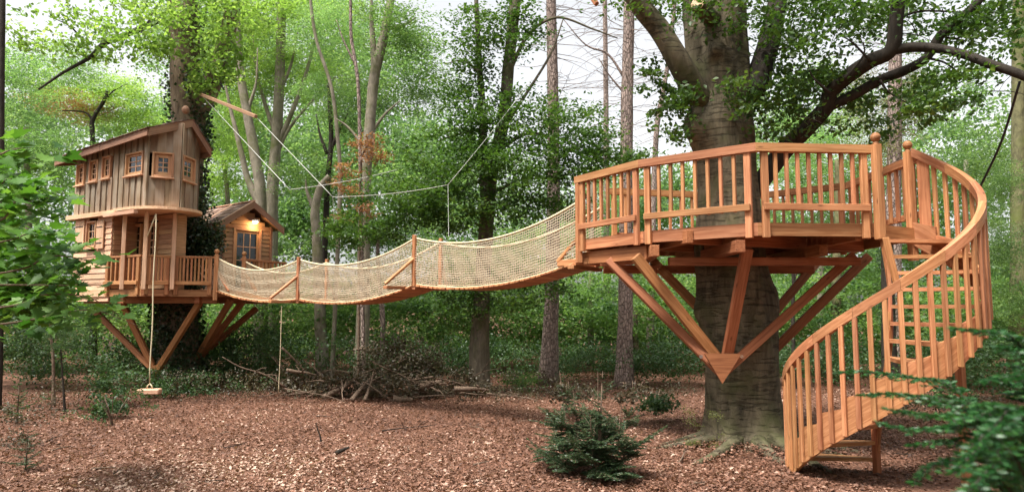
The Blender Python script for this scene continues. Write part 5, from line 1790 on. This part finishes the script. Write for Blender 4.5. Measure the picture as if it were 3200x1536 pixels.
def add_needles(tw, nl, VV, flat):
    for a, b in zip(tw, tw[1:]):
        d = b - a
        L_ = d.length
        if L_ < 1e-4: continue
        d = d / L_
        s = d.cross(flat)
        if s.length < 1e-3: continue
        s.normalize()
        n = max(2, int(L_ / .0055))
        for k in range(n):
            c = a + (b - a) * ((k + rnd.random()) / n)
            for sg in (-1, 1):
                dd = (s * sg + d * rnd.uniform(.4, .7) + flat * rnd.uniform(-.1, .45)).normalized()
                VV.append((c, dd, nl * rnd.uniform(.75, 1.1)))


def build_needles(name, VV, mat, parent, wd, origin):
    N_ = len(VV)
    A_ = np.array([tuple(x[0]) for x in VV]); Dn = np.array([tuple(x[1]) for x in VV]); Ln = np.array([x[2] for x in VV])[:, None]
    s = unit(np.cross(Dn, rng.normal(size=(N_, 3))))
    Mid = A_ + Dn * Ln * .5
    V = np.stack([A_, Mid + s * wd, A_ + Dn * Ln, Mid - s * wd], 1).reshape(-1, 3) - np.array(origin)
    i = np.arange(N_)[:, None] * 4
    F_ = np.concatenate([i + np.array([[0, 2, 1]]), i + np.array([[0, 3, 2]])], 1).reshape(-1, 3)
    o = link(bpy.data.objects.new(name, mesh_np(name, V, F_, mat, np.repeat(rng.random(N_), 4))), parent, Matrix.Translation(Vector(origin)))
    o['kind'] = 'stuff'
    return o


def build_stems(stems, mat, parent, origin, name='branch'):
    mb = MB()
    for q, r in stems: mb.tube(q, [r * (1 - .6 * i / (len(q) - 1)) for i in range(len(q))], 4, cap=False)
    return mb.build(name, mat, parent, origin)


fo = V3((2.25, 2.75))
fir = thing('fir_tree', 'out-of-focus green fir sprays close to the camera at the lower right', 'tree', fo)
MB().tube([fo + UP * z for z in (-.1, .5, 1.0, 1.6)], [.03, .026, .02, .012], 8).build('trunk', STICKM, fir, fo)
tr = lambda z: fo + UP * z
for P in ([tr(1.45), at(3120, 1290, 2.7), at(2960, 1250, 2.75), at(2800, 1230, 2.85), at(2680, 1235, 2.95)],
          [tr(1.35), at(3080, 1320, 2.5), at(2930, 1300, 2.4), at(2770, 1280, 2.35)],
          [tr(1.6), at(3180, 1070, 2.6), at(3060, 1035, 2.55), at(2970, 1025, 2.55)],
          [tr(1.75), at(3200, 1110, 2.4), at(3120, 1085, 2.35)],
          [tr(1.15), at(3080, 1400, 2.6), at(2960, 1380, 2.6), at(2840, 1390, 2.65)],
          [tr(1.0), at(3080, 1480, 2.5), at(2930, 1450, 2.45), at(2850, 1510, 2.45)],
          [tr(1.2), at(3150, 1370, 2.2), at(3060, 1400, 2.1), at(2980, 1480, 2.05)],
          [tr(1.4), at(3190, 1300, 2.1), at(3110, 1330, 1.95), at(3030, 1400, 1.9)],
          [tr(.9), at(3150, 1520, 2.3), at(3050, 1530, 2.2), at(2940, 1560, 2.2)],
          [tr(1.3), at(3250, 1220, 2.3), at(3150, 1180, 2.2), at(3060, 1200, 2.2)],
          [tr(.8), at(3180, 1440, 2.0), at(3100, 1460, 1.9), at(3020, 1540, 1.85)], [tr(1.1), at(3160, 1400, 2.3), at(3080, 1420, 2.2), at(3000, 1420, 2.1)],
          [tr(1.3), at(3120, 1310, 2.55), at(2980, 1330, 2.6), at(2850, 1340, 2.7), at(2740, 1320, 2.75)], [tr(1.2), at(3220, 1330, 2.1), at(3150, 1270, 2.05), at(3050, 1270, 2.0)],
          [tr(1.25), at(3000, 1230, 3.1), at(2860, 1180, 3.3), at(2700, 1160, 3.5), at(2610, 1165, 3.55)]):
    VV, stems = [], []
    needle_branch(P, .28, .03, .032, VV, stems, droop=.25, r=.005)
    b_ = build_stems(stems, DBARK, fir, P[0])
    build_needles('needles', VV, LF_NEEDLE, b_, .0046, P[0])


def conifer(name, label, base, h, rad, nbr, leafm, nl, wd, step, cat='shrub', lean=0.0, asc=.35, side=.45, group=None, wild=False, extra=()):
    a0_ = 1.3
    base = Vector(base)
    t = thing(name, label, cat, base, group)
    MB().tube([base - UP * .05, base + UP * h * .5 + Vector((lean * .4, 0, 0)), base + UP * h + Vector((lean, 0, 0))], [.016 * h + .003, .010 * h + .002, .003], 7).build('trunk', STICKM, t, base)
    VV, stems = [], []
    root, h_all = base, h
    for k in range(nbr):
        if extra:
            ex = extra[k % len(extra)]
            base, h = root + Vector((ex[0], ex[1], 0)), h_all * ex[2]
            if k < len(extra): stems.append(([root + UP * .05, root.lerp(base, .8) + UP * h * .4, base + UP * h], .012))
        f = (k + .5) / nbr
        z = h * (.06 + .9 * f)
        L_ = rad * (1.12 - f) ** .8 * rnd.uniform(.6, 1.15) if not wild else rad * (1.02 - f ** 1.8) * rnd.choice((.35, .6, .8, 1.0, 1.15)) * (1.15 if math.cos(a0_ + k * 2.4 - 2.6) > .6 else .85)
        a = k * 2.4 + rnd.uniform(-.4, .4)
        d = Vector((math.cos(a), math.sin(a), 0))
        b0 = base + UP * z + Vector((lean * f, 0, 0))
        up_k = rnd.uniform(-.2, 1.6) if wild else rnd.uniform(.5, 1.3)
        P = [b0, b0 + d * L_ * .5 + UP * asc * L_ * .45 * up_k, b0 + d * L_ + UP * asc * L_ * up_k]
        needle_branch(P, L_ * side, nl, step, VV, stems, .2, .005, (UP + d * rnd.uniform(-.3, .1)).normalized())
    b_ = build_stems(stems, STICKM, t, root)
    build_needles('needles', VV, leafm, b_, wd, root)
    return t


yb = gnd(1872, 1500)
conifer('yew_shrub', 'dark bushy young yew standing alone in the foreground of the clearing', yb, 1.30, .62, 130, LF_YEW, .034, .004, .06, asc=.5, side=.5, wild=True, lean=.06, extra=((0, 0, 1.0), (-.3, .1, .82), (.28, -.05, .7), (-.12, -.2, .6), (-.45, .35, .98)))
conifer('fir_sapling', 'small airy conifer seedling at the lower left edge', gnd(80, 1470), .55, .3, 14, LF_YEW, .03, .003, .07)
conifer('fir_sapling', 'thin young fir on a bare dark stem left of the saplings', gnd(52, 1330) , .95, .34, 14, LF_UNDER, .04, .004, .09)


def shrub(name, label, base, specs, mat, per=60, size=(.05, .09), group=None):
    b = Vector(base)
    t = thing(name, label, 'shrub', b, group)
    mb = MB()
    for k in range(6):
        a = rnd.uniform(0, 6.28)
        mb.tube(bez([b, b + Vector((math.cos(a) * .1, math.sin(a) * .1, .25)), b + Vector((math.cos(a) * .25, math.sin(a) * .25, .5))], 3), .008, 4)
    mb.build('stems', STICKM, t, b)
    foliage('foliage', specs, per, size, mat, t, flat=.5, up=.55, origin=b, kind='stuff')
    return t


shrub('leafy_shrub', 'low green shrub on the litter between the yew and the big beech', gnd(2050, 1295), [(2050, 1262, 12.8, 55, 24, .4, 16, .2)], LF_UNDER)
shrub('leafy_shrub', 'light green leafy shrub growing in the grass below the swing side', gnd(350, 1260), [(345, 1185, 14.6, 60, 45, .4, 22, .25)], LF_UNDER)
shrub('leafy_shrub', 'small leafy plant on a thin stem in front of the swing', gnd(352, 1335), [(340, 1290, 13.2, 55, 30, .3, 14, .2)], LF_UNDER)
shrub('leafy_shrub', 'bright ground plant at the foot of the pale scaly pine', gnd(1630, 1210), [(1630, 1185, 17.5, 60, 20, .5, 14, .25)], LF_MID)
shrub('twiggy_shrub', 'sparse brown twiggy bush behind the yew', gnd(1780, 1265), [(1780, 1228, 13.8, 90, 28, .5, 16, .25)], LF_DRY, 40)
shrub('twiggy_shrub', 'sparse brown twiggy bush behind the green shrub near the beech', gnd(1980, 1260), [(1960, 1225, 13.8, 60, 24, .4, 10, .22)], LF_DRY, 40)
foliage('moss_tufts', [(2165, 1395, 10.3, 40, 16, .2, 8, .1), (2230, 1408, 10.1, 50, 12, .15, 7, .1)], 60, (.012, .026), LF_OLIVE, None, flat=.6, up=.4, kind='stuff')


foliage('ground_plants', [(640, 1250, 15.9, 300, 16, .8, 46, .2), (230, 1300, 13.6, 230, 30, .8, 22, .18), (60, 1400, 10.6, 90, 40, .5, 10, .16), (1650, 1230, 16.2, 160, 16, .8, 20, .2), (2080, 1225, 15.6, 120, 14, .6, 14, .2), (1500, 1255, 15.2, 120, 10, .5, 10, .16), (2950, 1255, 12.5, 200, 20, .8, 22, .18)],
        46, (.03, .06), LF_DRY, None, flat=.6, up=.45, kind='stuff')
foliage('seedlings', [(560, 1245, 16.0, 330, 14, .8, 30, .16), (300, 1330, 13.0, 260, 40, 1, 12, .12), (1700, 1215, 16.6, 220, 12, .8, 18, .18), (2900, 1240, 12.8, 220, 16, .8, 16, .16)], 34, (.035, .06), LF_UNDER, None, flat=.6, up=.5, kind='stuff')


# foreground maple
def maple_leaf_mesh(tintv, fold):
    pr = [(0, 0.0), (-.10, .02), (-.34, -.04), (-.30, .10), (-.52, .22), (-.36, .30), (-.44, .52), (-.22, .46), (-.17, .62), (-.10, .60), (0, .92)]
    out = pr + [(-x, y) for x, y in pr[-2:0:-1]]
    v = [(0, .30, -.02)] + [(x, y, fold * abs(x) - .12 * y * y) for x, y in out]
    n = len(out)
    f = [(0, 1 + (i + 1) % n, 1 + i) for i in range(n)]
    return mesh_np('maple_leaf', np.array(v), np.array(f), LF_MAPLE, np.full(len(v), tintv))


mo = V3((-5.9, 5.8))
maple = thing('maple_sapling', 'green maple branches with lobed leaves reaching in from the left edge', 'tree', mo)
MB().tube([mo + UP * z + Vector((.03 * math.sin(z), 0, 0)) for z in (-.1, 1, 2, 3, 4)], [.06, .055, .05, .04, .025], 10, .1).build('trunk', GREYB, maple, mo)
mls = [maple_leaf_mesh(t_, .25) for t_ in (.05, .3, .5, .7, .95)]
leafpos = []
for P in ([mo + UP * 2.2, at(20, 850, 6.02), at(150, 800, 6.30), at(260, 810, 6.72), at(330, 830, 7.00)],
          [mo + UP * 2.6, at(-40, 700, 5.60), at(30, 640, 5.74), at(110, 610, 6.02), at(165, 625, 6.16)],
          [mo + UP * 3.0, at(-60, 500, 5.18), at(30, 470, 5.18), at(95, 460, 5.32)],
          [mo + UP * 2.0, at(0, 960, 5.88), at(140, 920, 6.16), at(280, 930, 6.58), at(380, 990, 7.00)],
          [mo + UP * 2.3, at(60, 890, 6.72), at(220, 890, 7.28), at(350, 880, 7.70)],
          [mo + UP * 2.4, at(-20, 760, 6.16), at(90, 730, 6.44), at(180, 730, 6.72)],
          [mo + UP * 1.8, at(20, 1010, 6.44), at(180, 980, 6.86), at(300, 970, 7.28), at(440, 1020, 7.56)],
          [mo + UP * 2.8, at(-50, 590, 5.74), at(20, 560, 5.88), at(80, 560, 6.02)]):
    q = bez(P, 7)
    MB().tube(q, [.012 * (1 - .8 * i / (len(q) - 1)) for i in range(len(q))], 5).build('twig', STICKM, maple, q[0])
    for i in range(9, len(q)):
        for _ in range(3 if i < len(q) - 1 else 5):
            leafpos.append(q[i] + Vector((rnd.gauss(0, .12), rnd.gauss(0, .2), rnd.gauss(-.05, .10))))
rnd.shuffle(leafpos)
leafpos = [p for p in leafpos if p.y > 3.0][:400]
vis = sorted(leafpos, key=lambda p: (0 if p.x / p.y > -.78 else 1, p.y))
for i, p in enumerate(vis[:300]):
    m_ = mls[rnd.randrange(5)]
    o = bpy.data.objects.new('leaf', m_)
    nrm = (UP * 1.0 + Vector((rnd.gauss(0, .4), rnd.gauss(-.25, .4), 0))).normalized()
    M = Matrix.Translation(p) @ nrm.to_track_quat('Z', 'Y').to_matrix().to_4x4() @ Matrix.Rotation(rnd.uniform(0, 6.28), 4, 'Z') @ Matrix.Scale(rnd.uniform(.12, .20), 4)
    link(o, maple, M)
foliage('foliage', [(20, 820, 7.6, 120, 140, .7, 22, .36), (120, 930, 7.8, 160, 80, .6, 18, .36), (-30, 600, 7.2, 70, 110, .6, 9, .3)], 26, (.10, .16), LF_MAPLE, maple, flat=.4, up=.65, origin=mo, kind='stuff', aspect=.85)
